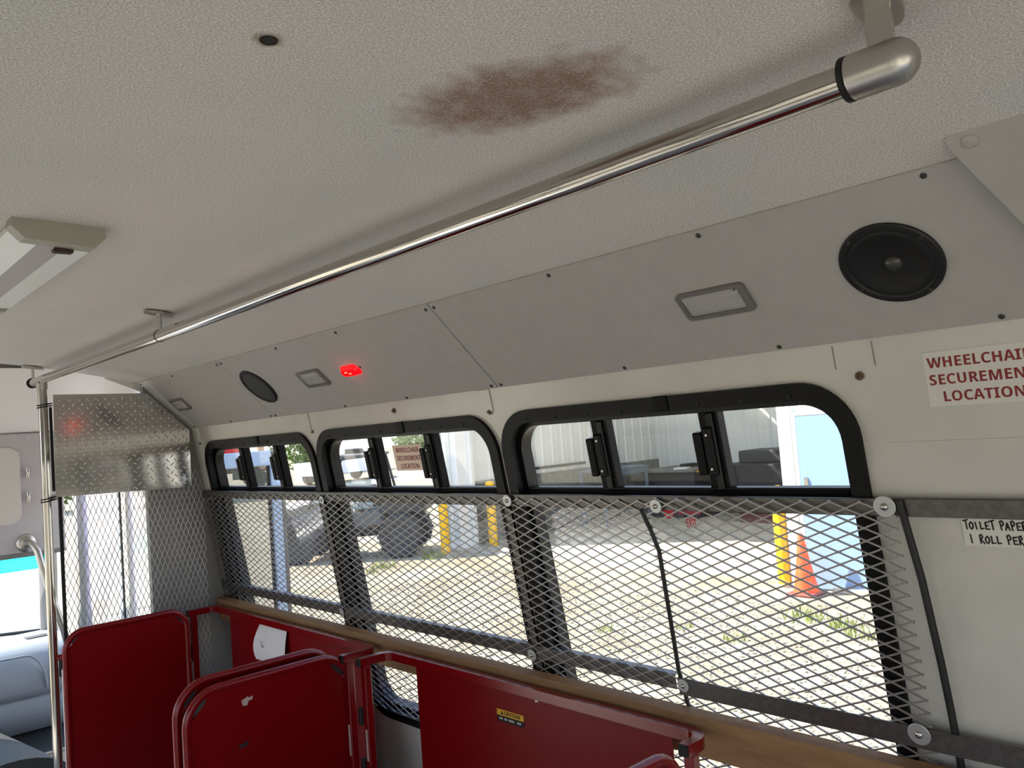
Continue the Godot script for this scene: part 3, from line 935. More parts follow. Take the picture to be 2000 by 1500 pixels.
# ---------------------------------------------------------------- grab rail, pole, ceiling lamp
func rail() -> void:
	var y := EYE + 0.3435
	var x := 0.86
	var t := thing("ceiling_grab_rail", "long polished steel grab rail hung under the carpet ceiling", "rail", Transform3D(Basis(), Vector3(x, y, -2.1)))
	var o := -2.1
	part("tube", geo().tube([Vector3(0, 0, -3.90 - o), Vector3(0, 0, -2.0 - o), Vector3(0, 0, -0.36 - o)], 0.0172, 28), M.steel, t)
	# rounded end fitting towards the rear
	var cap := geo(Transform3D(Basis(Vector3.RIGHT, PI / 2), Vector3(0, 0, -0.372 - o)))
	var prof := [Vector2(0.0178, 0.0), Vector2(0.0235, 0.0), Vector2(0.0240, 0.003), Vector2(0.0240, 0.042)]
	for k in 9:
		var a := PI / 2 * k / 8
		prof.append(Vector2(0.0240 * cos(a), 0.046 + 0.0240 * sin(a)))
	cap.lathe(prof, 32, true)
	part("end_cap", cap, M.satin, t, "brushed domed end cap")
	part("rubber_ring", geo(Transform3D(Basis(Vector3.RIGHT, PI / 2), Vector3(0, 0, -0.378 - o))).lathe([Vector2(0.017, 0.0), Vector2(0.0242, 0.0), Vector2(0.0242, 0.006), Vector2(0.017, 0.006)], 28), M.black, t, "black rubber ring")
	part("end_ring", geo(Transform3D(Basis(Vector3.RIGHT, PI / 2), Vector3(0, 0, -3.915 - o))).lathe([Vector2(0.0, 0.002), Vector2(0.015, 0.002), Vector2(0.0215, 0.0), Vector2(0.0215, 0.016), Vector2(0.017, 0.016)], 24), M.black, t)
	var cy := ceil_y(x) - y
	var k2 := 0
	for z in [-0.338, -2.41, -3.895]:
		var h := part("hanger", geo().box(Vector3(0, cy * 0.5 + 0.006, z - o), Vector3(0.005, cy - 0.008, 0.028), 0.001), M.satin, t, "flat steel hanger strap")
		var fl := PackedVector2Array()
		for i in 24:
			fl.append(Vector2(0.043 * cos(TAU * i / 24), 0.021 * sin(TAU * i / 24)))
		# lies on the sloping ceiling
		var lean := Transform3D(Basis(Vector3(0, 0, 1), -0.130) * Basis(Vector3.RIGHT, PI / 2), Vector3(0, cy - 0.008, z - o))
		part("flange", geo(lean).extr(fl, -0.003, 0.004), M.satin, h)
		for s in [-0.032, 0.032]:
			part("flange_screw", geo(Transform3D(Basis(), Vector3(s, cy - 0.0095 - s * 0.13, z - o))).lathe([Vector2(0.0, -0.003), Vector2(0.004, -0.0015), Vector2(0.0052, 0.002)], 12), M.steel, h)
		if k2 == 1:
			part("joint_band", geo(Transform3D(Basis(Vector3.RIGHT, PI / 2), Vector3(0, 0, z - o - 0.001))).lathe([Vector2(0.0170, 0.0), Vector2(0.0184, 0.0), Vector2(0.0184, 0.003), Vector2(0.0170, 0.003)], 28), M.screw, t)
		k2 += 1
	# pole
	var p := thing("stanchion_pole", "upright polished steel pole zip-tied to the diamond plate", "pole", Transform3D(Basis(), Vector3(x, FLOOR, -3.752)))
	part("tube", geo().tube([Vector3(0, 0.02, 0), Vector3(0, 1.0, 0), Vector3(0, y - FLOOR - 0.014, 0)], 0.0172, 24), M.steel, p)
	part("saddle", geo().tube([Vector3(0, y - FLOOR - 0.040, 0), Vector3(0, y - FLOOR - 0.014, 0)], 0.0205, 20), M.satin, p)
	part("foot", geo().lathe([Vector2(0.045, 0.0), Vector2(0.045, 0.008), Vector2(0.022, 0.02), Vector2(0.0, 0.02)], 24), M.satin, p)
	for q in [1.692, 1.683, 1.312, 1.302]:
		var zt := geo()
		var pts := []
		for i in 25:
			var a := TAU * i / 24
			pts.append(Vector3(0.006 + 0.027 * cos(a), q + 0.004 * cos(a), 0.0205 * sin(a)))
		zt.tube(pts, 0.0024, 6, false)
		single("zip_tie", zt, M.black, "black zip tie round the pole at the %s corner of the diamond plate" % ("top" if q > 1.5 else "bottom"), "zip tie", p.transform, "zip ties on the pole")
	# grey kick panel with its post below the pole
	var kp := thing("kick_panel", "narrow grey modesty panel under the pole beside the red gate", "panel", Transform3D(Basis(), Vector3(0.950, FLOOR, -3.795)))
	part("sheet", geo().box(Vector3(0.0, 0.31, 0), Vector3(0.10, 0.62, 0.014), 0.003), M.bulk, kp)
	part("edge_rail", geo().tube([Vector3(-0.046, 0.0, 0.008), Vector3(-0.046, 0.615, 0.008)], 0.009, 12), M.cap, kp)
	part("rivet", geo(Transform3D(Basis(Vector3.RIGHT, PI / 2), Vector3(0.0, 0.592, 0.007))).lathe([Vector2(0.006, 0.0), Vector2(0.004, 0.003), Vector2(0.0, 0.004)], 12), M.zinc, kp)
	single("red_stay", geo().tube([Vector3(0, 0, 0), Vector3(0.05, 0, 0.02)], 0.012, 10), M.red_edge, "short red tube between the pole and the front gate", "tube", Transform3D(Basis(), Vector3(0.868, EYE - 0.772, -3.74)))


func ceiling_lamp() -> void:
	var t := thing("ceiling_lamp", "long white diffuser lamp with a grey end cap on the carpet ceiling", "lamp", Transform3D(Basis(Vector3.UP, 0.0), Vector3(0.424, EYE + 0.447, -2.06)))
	# section across: flat base, sloping white sides and a narrower grey middle
	var h0 := 0.0
	var h1 := -0.030
	var sec := [Vector2(-0.092, h0), Vector2(-0.096, -0.014), Vector2(-0.036, h1 - 0.004), Vector2(0.024, h1 - 0.006), Vector2(0.088, h1 - 0.003), Vector2(0.096, -0.014), Vector2(0.092, h0)]
	for i in sec.size():
		sec[i] = Vector2(sec[i].x * 0.80, sec[i].y)
	var za := -0.40
	var zb := 0.345
	var g := geo()
	var mid := geo()
	for i in sec.size() - 1:
		var d: Vector2 = sec[i + 1] - sec[i]
		var m := Vector3(d.y, -d.x, 0).normalized()
		var q := mid if i == 2 else g
		q.quad(Vector3(sec[i].x, sec[i].y, za), Vector3(sec[i + 1].x, sec[i + 1].y, za), Vector3(sec[i + 1].x, sec[i + 1].y, zb), Vector3(sec[i].x, sec[i].y, zb), m)
	part("diffuser", g, M.lamp_white, t)
	part("diffuser_band", mid, M.lamp_grey, t, "grey band along the diffuser")
	for z in [za, zb]:
		var e := geo()
		var sg := -1.0 if z == za else 1.0
		var big := PackedVector2Array([Vector2(-0.098, 0.004), Vector2(-0.100, -0.012), Vector2(-0.072, -0.034), Vector2(0.076, -0.042), Vector2(0.102, -0.020), Vector2(0.098, 0.004)])
		e.xf = Transform3D(Basis().scaled(Vector3(0.80, 1, 1)), Vector3(0, 0, z))
		e.extr(big, 0.0, sg * 0.040)
		part("end_cap", e, M.lamp_end, t, "grey plastic end cap")
	part("clip", geo().box(Vector3(0.015, -0.043, zb - 0.004), Vector3(0.035, 0.008, 0.020), 0.002), mat(Color(0.22, 0.13, 0.10), 0.6), t, "brown clip")


# ---------------------------------------------------------------- on the cove
func speakers() -> void:
	var face := Basis(Vector3.RIGHT, PI / 2)
	var s := thing("cove_speaker", "round black speaker with an open cone on the cove panel", "speaker", lie(TC, -0.562, 0.160, 0.006))
	part("rim", geo(Transform3D(face, Vector3.ZERO)).lathe([Vector2(0.0825, 0.0), Vector2(0.0825, 0.004), Vector2(0.080, 0.0065), Vector2(0.071, 0.0065), Vector2(0.067, 0.003)], 48), M.rubber, s)
	part("cone", geo(Transform3D(face, Vector3.ZERO)).lathe([Vector2(0.068, 0.004), Vector2(0.062, 0.0065), Vector2(0.056, 0.003), Vector2(0.018, 0.0005), Vector2(0.0, 0.0005)], 40, true), M.black_cone, s)
	part("dust_cap", geo(Transform3D(face, Vector3(0.003, -0.002, 0))).lathe([Vector2(0.0145, 0.0005), Vector2(0.012, 0.0055), Vector2(0.006, 0.008), Vector2(0.0, 0.0085)], 24, true), mat(Color(0.30, 0.30, 0.27), 0.35, 0.6), s, "dull metal dust cap")
	for a in [0.6, 2.2, 3.7, 5.3]:
		part("rim_screw", geo(Transform3D(face, Vector3(cos(a), sin(a), 0) * 0.0762)).lathe([Vector2(0.004, 0.006), Vector2(0.003, 0.0085), Vector2(0.0, 0.0085)], 10), M.screw, s)
	s = thing("cove_speaker", "round dark speaker behind a fine grille on the cove, near the front", "speaker", lie(TC, -2.887, 0.163, 0.006))
	part("rim", geo(Transform3D(face, Vector3.ZERO)).lathe([Vector2(0.083, 0.0), Vector2(0.083, 0.005), Vector2(0.079, 0.009), Vector2(0.071, 0.009), Vector2(0.069, 0.005)], 44), M.rubber, s)
	part("grille", geo(Transform3D(face, Vector3.ZERO)).lathe([Vector2(0.069, 0.006), Vector2(0.04, 0.0085), Vector2(0.0, 0.009)], 36, true), mat(Color(0.20, 0.20, 0.205), 0.6), s)


func cove_lamp(z: float, b: float, label: String, wide := 0.155, tall := 0.070) -> void:
	var t := thing("cove_lamp", label, "lamp", lie(TC, z, b, 0.006), "clear lamps on the cove")
	var w := wide * 0.5
	var h := tall * 0.5
	var o := rrect(-w, -h, w, h, [0.010, 0.010, 0.010, 0.010], 5)
	var i := rrect(-w + 0.010, -h + 0.009, w - 0.016, h - 0.009, [0.006, 0.006, 0.006, 0.006], 5)
	part("bezel", geo().ring(o, i, 0.0, 0.007), M.bezel, t)
	part("reflector", geo().extr(i, 0.0, 0.0015), M.lampback, t)
	var lens := geo()
	var il := rrect(-w + 0.010, -h + 0.009, w - 0.016, h - 0.009, [0.006, 0.006, 0.006, 0.006], 5)
	var it := rrect(-w + 0.020, -h + 0.018, w - 0.026, h - 0.018, [0.006, 0.006, 0.006, 0.006], 5)
	for k in il.size():
		var j := (k + 1) % il.size()
		lens.face(Vector3(il[k].x, il[k].y, 0.005), Vector3(il[j].x, il[j].y, 0.005), Vector3(it[j].x, it[j].y, 0.013), Vector3(it[k].x, it[k].y, 0.013), Vector3(0, 0, -0.05))
	var idx := Geometry2D.triangulate_polygon(it)
	for k in range(0, idx.size(), 3):
		lens.tri(Vector3(it[idx[k]].x, it[idx[k]].y, 0.013), Vector3(it[idx[k + 1]].x, it[idx[k + 1]].y, 0.013), Vector3(it[idx[k + 2]].x, it[idx[k + 2]].y, 0.013), Vector3(0, 0, 1), Vector3(0, 0, 1), Vector3(0, 0, 1))
	part("lens", lens, M.lens, t, "clear ribbed lens")
	for k in 9:
		part("lens_rib", geo().box(Vector3(-0.002, -h + 0.017 + (tall - 0.034) * k / 8, 0.0026), Vector3(wide - 0.034, 0.0018, 0.002)), M.lampback, t)
	part("lens_screw", geo(Transform3D(Basis(Vector3.RIGHT, PI / 2), Vector3(w - 0.022, h - 0.012, 0.0055))).lathe([Vector2(0.0032, 0.0), Vector2(0.0026, 0.002), Vector2(0.0, 0.0025)], 10), M.steel, t)


func cove_fittings() -> void:
	speakers()
	cove_lamp(-0.906, 0.151, "clear rectangular lamp on the cove beside the open speaker")
	cove_lamp(-2.490, 0.154, "clear rectangular lamp on the cove beside the red lamp", 0.150, 0.072)
	cove_lamp(-3.680, 0.151, "clear rectangular lamp on the short cove panel by the diamond plate", 0.150, 0.068)
	var t := thing("red_marker_lamp", "glowing red oval lamp on the cove", "lamp", lie(TC, -2.250, 0.155, 0.006))
	var o := rrect(-0.052, -0.022, 0.052, 0.022, [0.0218, 0.0218, 0.0218, 0.0218], 8)
	var o2 := rrect(-0.040, -0.013, 0.040, 0.013, [0.0128, 0.0128, 0.0128, 0.0128], 8)
	var g := geo()
	for k in o.size():
		var j := (k + 1) % o.size()
		g.face(Vector3(o[k].x, o[k].y, 0.0), Vector3(o[j].x, o[j].y, 0.0), Vector3(o2[j].x, o2[j].y, 0.013), Vector3(o2[k].x, o2[k].y, 0.013), Vector3(0, 0, -0.05))
	var idx := Geometry2D.triangulate_polygon(o2)
	for k in range(0, idx.size(), 3):
		g.tri(Vector3(o2[idx[k]].x, o2[idx[k]].y, 0.013), Vector3(o2[idx[k + 1]].x, o2[idx[k + 1]].y, 0.013), Vector3(o2[idx[k + 2]].x, o2[idx[k + 2]].y, 0.013), Vector3(0, 0, 1), Vector3(0, 0, 1), Vector3(0, 0, 1))
	part("red_lamp_lens", g, M.red_lens, t)
	for q in [[-0.012, 0.004], [0.006, -0.003]]:
		part("led_lamp_chip", geo().box(Vector3(q[0], q[1], 0.0135), Vector3(0.013, 0.005, 0.002), 0.0008), M.led, t)
	part("base_screw", geo(Transform3D(Basis(Vector3.RIGHT, PI / 2), Vector3(0.060, 0.006, 0.0))).lathe([Vector2(0.005, 0.0), Vector2(0.004, 0.002), Vector2(0.0, 0.0025)], 10), M.screw, t)
	var l := OmniLight3D.new()
	l.name = "red_marker_lamp_glow"
	l.light_color = Color(1.0, 0.03, 0.06)
	l.light_energy = 0.0006
	l.light_size = 0.03
	l.omni_range = 4.0
	l.omni_attenuation = 2.0
	l.shadow_enabled = true
	l.position = TC * Vector3(-2.250, 0.155, 0.040)
	add_child(l)


# ---------------------------------------------------------------- writing on the wall
func stroke(g: Geo, pts: Array, w: float) -> void:
	for i in pts.size() - 1:
		var a: Vector2 = pts[i]
		var b: Vector2 = pts[i + 1]
		var d := (b - a).normalized()
		var e := d * w * 0.35
		var s := Vector2(-d.y, d.x) * w * 0.5
		g.quad(v3(a - e - s), v3(b + e - s), v3(b + e + s), v3(a - e + s), Vector3(0, 0, 1))


func v3(p: Vector2) -> Vector3:
	return Vector3(p.x, p.y, 0)


func securement_sign(called_label: String, at: Transform3D, back: Material, wide: float, tall: float, cap: float, stretch: float) -> void:
	var t := thing("securement_sign", called_label, "sign", at, "wheelchair securement signs")
	part("backing", geo().box(Vector3.ZERO, Vector3(wide, tall, 0.0008)), back, t)
	var k := 0
	for w in ["WHEELCHAIR", "SECUREMENT", "LOCATION"]:
		text("lettering", w, cap, M.sign_red, t, Transform3D(Basis(), Vector3(0, tall * 0.5 - 0.0145 * tall / 0.096 - cap * 0.30 - k * 0.0298 * tall / 0.096, 0.0006)), true, stretch)
		k += 1


func signs() -> void:
	securement_sign("white wheelchair securement sign with red letters on the wall by the rearmost window", lie(TW, -0.4885, -0.088, 0.0006), M.sticker, 0.176, 0.097, 0.0175, 1.05)
	securement_sign("wheelchair securement sign hanging in the middle window pane", lie(TW, -2.218, -0.1925, -0.028), M.sign_back, 0.160, 0.086, 0.0158, 0.92)
	# hand-lettered strip
	var t := thing("handwritten_label", "hand-lettered paper strip on the grey wall under the level bar", "label", lie(TW, -0.490, -0.3615, 0.0008))
	part("strip", geo().box(Vector3.ZERO, Vector3(0.136, 0.050, 0.0005)), M.sticker, t)
	var g := geo(Transform3D(Basis(), Vector3(0, 0, 0.0006)))
	var glyph := {
		"T": [[Vector2(-0.1, 0.93), Vector2(1.0, 1.08)], [Vector2(0.5, 1.0), Vector2(0.62, 0.0)]],
		"O": [[Vector2(0.5, 0.8), Vector2(0.1, 0.55), Vector2(0.15, 0.15), Vector2(0.55, 0.0), Vector2(0.9, 0.25), Vector2(0.85, 0.65), Vector2(0.5, 0.8)]],
		"I": [[Vector2(0.3, 0.8), Vector2(0.5, 0.0)]],
		"L": [[Vector2(0.2, 0.85), Vector2(0.25, 0.05), Vector2(0.95, 0.1)]],
		"E": [[Vector2(0.95, 0.85), Vector2(0.2, 0.8), Vector2(0.25, 0.05), Vector2(1.0, 0.05)], [Vector2(0.2, 0.45), Vector2(0.8, 0.45)]],
		"P": [[Vector2(0.35, 0.0), Vector2(0.15, 0.95), Vector2(0.6, 1.05), Vector2(0.9, 0.75), Vector2(0.65, 0.5), Vector2(0.25, 0.5)]],
		"A": [[Vector2(0.05, 0.0), Vector2(0.5, 0.8), Vector2(0.95, 0.0)], [Vector2(0.25, 0.3), Vector2(0.75, 0.3)]],
		"R": [[Vector2(0.25, 0.0), Vector2(0.15, 0.9), Vector2(0.55, 1.0), Vector2(0.75, 0.7), Vector2(0.3, 0.45), Vector2(1.0, -0.05)]],
		"1": [[Vector2(0.35, 0.95), Vector2(0.5, 0.0)]],
	}
	for line in [[0.0055, "TOILET PAPER", -0.0645, 0.0088], [-0.0195, "1 ROLL PER", -0.0590, 0.0094]]:
		var x: float = line[2]
		for ch in line[1]:
			if glyph.has(ch):
				for s in glyph[ch]:
					var q := []
					for p in s:
						q.append(Vector2(x + p.x * line[3] * 0.80, line[0] + p.y * 0.0155))
					stroke(g, q, 0.0026)
			x += line[3] * (0.95 if ch != " " else 0.75)
	part("ink", g, M.marker, t, "black marker lettering")
	# emergency exit transfer on the lower glass
	var e := thing("exit_transfer", "red emergency exit lettering on the lower glass under the level bar", "sticker", lie(TW, -1.155, -0.352, -0.034))
	text("lettering", "EMERGENCY", 0.0105, M.exit_red, e, Transform3D(Basis(), Vector3(-0.004, 0.0, 0.0)), true, 0.72)
	text("lettering", "EXIT", 0.0200, M.exit_red, e, Transform3D(Basis(), Vector3(-0.004, -0.026, 0.0)), true, 0.50)
	part("red_dot", geo().extr(circle(Vector2(-0.065, -0.002), 0.0145, 20), 0.0, 0.0006), M.exit_red, e)


# ---------------------------------------------------------------- the front bulkhead: plate, mesh, cab
func front() -> void:
	# diamond plate
	var t := thing("diamond_plate", "sheet of bright diamond tread plate over the front mesh", "plate", Transform3D(Basis(), Vector3(0.90, EYE, -3.785)))
	var out := PackedVector2Array([Vector2(0.0, -0.137), Vector2(0.555, -0.150), Vector2(0.558, 0.108), Vector2(0.378, 0.281), Vector2(0.006, 0.284)])
	part("sheet", geo().extr(out, 0.0, 0.003), M.plate, t)
	# raised lugs in two slants
	var lug := geo()
	for s in 2:
		pass
	var inner := Geometry2D.offset_polygon(out, -0.008)[0]
	var step := 0.0355
	for i in range(-1, 18):
		for j in range(-6, 9):
			for s in 2:
				var c := Vector2((i + 0.5 * s) * step + 0.012, (j + 0.5 * s) * step - 0.006)
				if not Geometry2D.is_point_in_polygon(c, inner):
					continue
				var a := PI / 4 if s == 0 else -PI / 4
				var u := Vector2(cos(a), sin(a))
				var w := Vector2(-u.y, u.x)
				var rim: Array[Vector3] = []
				var top: Array[Vector3] = []
				for k in 8:
					var an := TAU * k / 8
					var p := c + u * cos(an) * 0.0115 + w * sin(an) * 0.0034
					rim.append(Vector3(p.x, p.y, 0.003))
					var p2 := c + u * cos(an) * 0.0080 + w * sin(an) * 0.0012
					top.append(Vector3(p2.x, p2.y, 0.0048))
				var cc := Vector3(c.x, c.y, 0.005)
				for k in 8:
					var k2 := (k + 1) % 8
					var m0 := (rim[k] - Vector3(c.x, c.y, 0.003)).normalized() * 0.7 + Vector3(0, 0, 0.6)
					var m1 := (rim[k2] - Vector3(c.x, c.y, 0.003)).normalized() * 0.7 + Vector3(0, 0, 0.6)
					lug.quad4(rim[k], rim[k2], top[k2], top[k], m0, m1, Vector3(0, 0, 1) + m1 * 0.4, Vector3(0, 0, 1) + m0 * 0.4)
					lug.tri(cc, top[k], top[k2], Vector3(0, 0, 1), Vector3(0, 0, 1) + m0 * 0.4, Vector3(0, 0, 1) + m1 * 0.4)
	var lugs := part("tread_lugs", lug, M.plate, t)
	lugs.set_meta("kind", "stuff")
	part("edge_strip", geo().box(Vector3(-0.006, 0.060, 0.003), Vector3(0.011, 0.345, 0.006), 0.001), M.black, t, "black rubber edge strip")
	part("bent_lip", geo().box(Vector3(-0.006, -0.136, 0.004), Vector3(0.026, 0.022, 0.004), 0.001), M.plate, t)
	for q in [[0.520, -0.112], [0.372, 0.225]]:
		part("bolt", geo(Transform3D(Basis(Vector3.RIGHT, PI / 2), Vector3(q[0], q[1], 0.003))).lathe([Vector2(0.014, 0.0), Vector2(0.014, 0.0018), Vector2(0.007, 0.002), Vector2(0.006, 0.005), Vector2(0.0, 0.0055)], 20), M.zinc, t)
	# front mesh: diamonds upright
	var g := diamond_mesh(1.37, 0.594, 0.0560, 0.0220, 0.0023, 0.0016)
	var up := Transform3D(Basis(Vector3(0, 1, 0), Vector3(-1, 0, 0), Vector3(0, 0, 1)), Vector3(1.520, FLOOR + 0.004, -3.812))
	var fm := thing("front_mesh", "expanded steel mesh with upright diamonds across the front doorway", "mesh", up)
	part("sheet", g, M.mesh_zinc, fm)
	part("edge_strip", geo().box(Vector3(0.66, 0.598, 0.0), Vector3(1.32, 0.014, 0.010), 0.002), M.black, fm, "black rubber edge strip")
	# cab headliner, fascia with locker, windscreen, dash
	g = geo()
	g.quad(Vector3(-0.85, EYE + 0.41, -3.93), Vector3(1.42, EYE + 0.41, -3.93), Vector3(1.42, EYE + 0.163, -4.78), Vector3(-0.85, EYE + 0.163, -4.78), Vector3(0, -0.96, 0.28))
	g.quad(Vector3(-0.85, EYE + 0.46, -3.93), Vector3(1.42, EYE + 0.46, -3.93), Vector3(1.42, EYE + 0.213, -4.80), Vector3(-0.85, EYE + 0.213, -4.80), Vector3(0, 0.96, -0.28))
	g.quad(Vector3(1.15, EYE + 0.36, -3.925), Vector3(1.42, EYE + 0.25, -3.925), Vector3(1.42, EYE + 0.46, -3.925), Vector3(1.15, EYE + 0.46, -3.925), Vector3(0, 0, 1))
	struct("cab_headliner", g, M.cap, "white moulded headliner sloping down to the cab")
	var c := structure("cab_fascia", "grey moulded overhead fascia above the windscreen", Transform3D(Basis(), Vector3(0, EYE, -4.75)))
	part("panel", geo().box(Vector3(0.16, -0.135, -0.02), Vector3(2.02, 0.60, 0.04), 0.006), M.cab, c)
	part("lip", geo().box(Vector3(0.16, -0.440, -0.05), Vector3(2.02, 0.03, 0.10), 0.01), mat(Color(0.50, 0.49, 0.49), 0.6), c)
	part("locker_door", geo().extr(rrect(0.30, -0.285, 0.972, 0.095, [0.04, 0.055, 0.055, 0.04], 8), 0.0, 0.014), mat(Color(0.84, 0.82, 0.80), 0.5), c, "pale locker door")
	for y in [-0.035, -0.158]:
		part("locker_hinge", geo().tube([Vector3(1.003, y - 0.025, 0.012), Vector3(1.006, y, 0.018), Vector3(1.003, y + 0.025, 0.012)], 0.008, 10), M.steel, c)
	part("fascia_screw", geo(Transform3D(Basis(Vector3.RIGHT, PI / 2), Vector3(1.012, 0.146, 0.0))).lathe([Vector2(0.014, 0.0), Vector2(0.012, 0.004), Vector2(0.0, 0.005)], 14, true), M.cab, c)
	# right-hand cab side and pillars
	struct("cab_pillar", geo().tube([Vector3(1.30, FLOOR + 0.3, -5.75), Vector3(1.24, EYE - 0.55, -5.45), Vector3(1.17, EYE - 0.40, -5.15)], 0.05, 10), M.bulk, "grey windscreen pillar of the cab")
	var ed := structure("door_1", "open front passenger doorway with its glazed leaves", Transform3D(Basis(), Vector3(1.42, 0.0, -4.6)))
	part("header", geo().box(Vector3(0, EYE + 0.12, -0.1), Vector3(0.06, 0.30, 1.5), 0.01), M.cap, ed)
	part("rear_jamb", geo().box(Vector3(0.0, 1.4, 0.42), Vector3(0.05, 2.3, 0.05), 0.008), M.lower, ed)
	part("meeting_stile", geo().box(Vector3(0.0, 1.35, 0.02), Vector3(0.035, 2.1, 0.075), 0.006), M.white, ed)
	part("rubber_seal", geo().box(Vector3(-0.012, 1.35, -0.035), Vector3(0.02, 2.1, 0.018), 0.004), M.rubber, ed)
	part("second_stile", geo().box(Vector3(0.0, 1.35, -0.075), Vector3(0.035, 2.1, 0.05), 0.006), M.pale_blue, ed)
	part("front_jamb", geo().box(Vector3(0.0, 1.4, -0.83), Vector3(0.06, 2.3, 0.09), 0.008), M.bulk, ed)
	part("pane", geo().box(Vector3(0.0, 1.5, 0.23), Vector3(0.005, 1.7, 0.34)), M.doorglass, ed)
	part("pane", geo().box(Vector3(0.0, 1.5, -0.44), Vector3(0.005, 1.7, 0.68)), M.doorglass, ed)
	# windscreen
	var ws := structure("window_9", "bright windscreen with a turquoise shade band", Transform3D(Basis(), Vector3(0.3, EYE, 0)))
	g = geo()
	g.quad(Vector3(-1.1, -0.587, -5.35), Vector3(0.92, -0.587, -5.35), Vector3(0.97, -1.02, -5.78), Vector3(-1.1, -1.02, -5.78), Vector3(0, 0.7, -0.7))
	part("pane", g, M.clear, ws)
	g = geo()
	g.quad(Vector3(-1.1, -0.44, -5.20), Vector3(0.89, -0.44, -5.20), Vector3(0.92, -0.585, -5.345), Vector3(-1.1, -0.585, -5.345), Vector3(0, 0.7, -0.7))
	part("shade_band", g, M.band, ws, "turquoise tinted band")
	g = geo()
	g.quad(Vector3(-1.1, -0.30, -4.79), Vector3(0.87, -0.30, -4.79), Vector3(0.87, -0.44, -5.20), Vector3(-1.1, -0.44, -5.20), Vector3(0, -0.9, -0.3))
	part("top_moulding", g, M.bulk, ws)
	part("wiper", geo().tube([Vector3(0.45, -0.985, -5.73), Vector3(0.70, -0.975, -5.71), Vector3(0.95, -0.995, -5.72)], 0.010, 8), M.dark, ws)
	# dash
	var dsh := thing("dashboard", "grey moulded dashboard with a glovebox below the windscreen", "dashboard", Transform3D(Basis(Vector3(0, 0, 1), Vector3(0, 1, 0), Vector3(-1, 0, 0)), Vector3(1.30, FLOOR, -5.3)))
	var pr := PackedVector2Array([Vector2(-0.55, 0.0), Vector2(-0.55, 0.44), Vector2(-0.30, 0.47), Vector2(-0.02, 0.475), Vector2(0.06, 0.455), Vector2(0.12, 0.41), Vector2(0.155, 0.33), Vector2(0.165, 0.25), Vector2(0.150, 0.215), Vector2(0.130, 0.205), Vector2(0.145, 0.185), Vector2(0.150, 0.09), Vector2(0.10, 0.02), Vector2(-0.30, 0.0)])
	part("body", geo().extr(pr, 0.0, 2.1, 50.0), M.dash, dsh)
	var gl := geo()
	var seam := []
	for k in 13:
		var a := PI * 0.5 * k / 12
		seam.append(Vector3(0.170 - 0.005 * k / 12.0, 0.245 + 0.19 * sin(a), 0.16 + 0.10 * (1.0 - cos(a))))
	seam.append(Vector3(0.10, 0.437, 0.9))
	gl.tube(seam, 0.006, 6)
	part("glovebox_seam", gl, M.dash, dsh)
	part("side_vent", geo(Transform3D(Basis(Vector3(0, 0, 1), PI * -0.5), Vector3(0.158, 0.33, 0.075))).lathe([Vector2(0.050, -0.02), Vector2(0.050, 0.012), Vector2(0.042, 0.014), Vector2(0.038, 0.002), Vector2(0.0, 0.0)], 22), M.black, dsh, "black round air vent")
	part("defroster_slot", geo().box(Vector3(-0.12, 0.476, 0.14), Vector3(0.07, 0.006, 0.11)), M.dark, dsh)
	struct("cab_floor", geo().box(Vector3(0.2, FLOOR + 0.008, -4.95), Vector3(2.3, 0.014, 1.45)), M.black, "black sheet over the cab floor")  # black sheet added to darken the footwell
	# engine cover in the footwell
	var hump := geo()
	var hp := PackedVector2Array()
	for k in 17:
		var a := PI * k / 16
		hp.append(Vector2(0.30 * cos(a), 0.20 * sin(a)))
	hump.extr(hp, -0.4, 0.4, 60.0)
	single("engine_cover", hump, M.dark, "dark rounded engine cover in the cab footwell", "cover", Transform3D(Basis(Vector3.UP, 0.15), Vector3(0.70, FLOOR, -4.55)))
	# slanting grab handle by the cab door
	var gh := thing("door_grab_handle", "curved steel grab handle sloping down from the cab fascia", "handle", Transform3D(Basis(), Vector3(1.0, EYE, -4.70)))
	part("tube", geo().tube([Vector3(-0.015, -0.385, -0.035), Vector3(0.0, -0.388, 0.0), Vector3(0.020, -0.425, 0.030), Vector3(0.035, -0.50, 0.035), Vector3(0.075, -0.66, 0.03), Vector3(0.125, -0.84, 0.02), Vector3(0.16, -1.0, 0.0)], 0.0165, 14), M.satin, gh)
	part("flange", geo(Transform3D(Basis(Vector3.RIGHT, PI / 2), Vector3(-0.012, -0.385, -0.048))).lathe([Vector2(0.046, 0.0), Vector2(0.042, 0.010), Vector2(0.022, 0.016), Vector2(0.0, 0.016)], 22, true), M.satin, gh)
	# the passenger door leaf that stands open outside the front window
	var lf := thing("open_door_leaf", "pale blue glazed door leaf standing open outside the front window", "door", Transform3D(Basis(), Vector3(1.60, FLOOR - 0.35, -4.42)))
	part("outer_stile", geo().box(Vector3(0.575, 0.8925, 0), Vector3(0.060, 1.785, 0.035), 0.006), M.pale_blue, lf)
	part("inner_stile", geo().box(Vector3(0.03, 0.8925, 0), Vector3(0.060, 1.785, 0.035), 0.006), M.pale_blue, lf)
	part("top_rail", geo().box(Vector3(0.302, 1.7425, 0.001), Vector3(0.56, 0.085, 0.033), 0.006), M.pale_blue, lf)
	part("bottom_rail", geo().box(Vector3(0.302, 0.06, 0.001), Vector3(0.56, 0.12, 0.033), 0.006), M.pale_blue, lf)
	part("rubber_edge", geo().box(Vector3(0.617, 0.89, 0), Vector3(0.026, 1.77, 0.028), 0.004), M.galv, lf)
	part("glazing_bead", geo().box(Vector3(0.536, 0.91, 0.0), Vector3(0.014, 1.58, 0.02), 0.003), M.frame, lf)
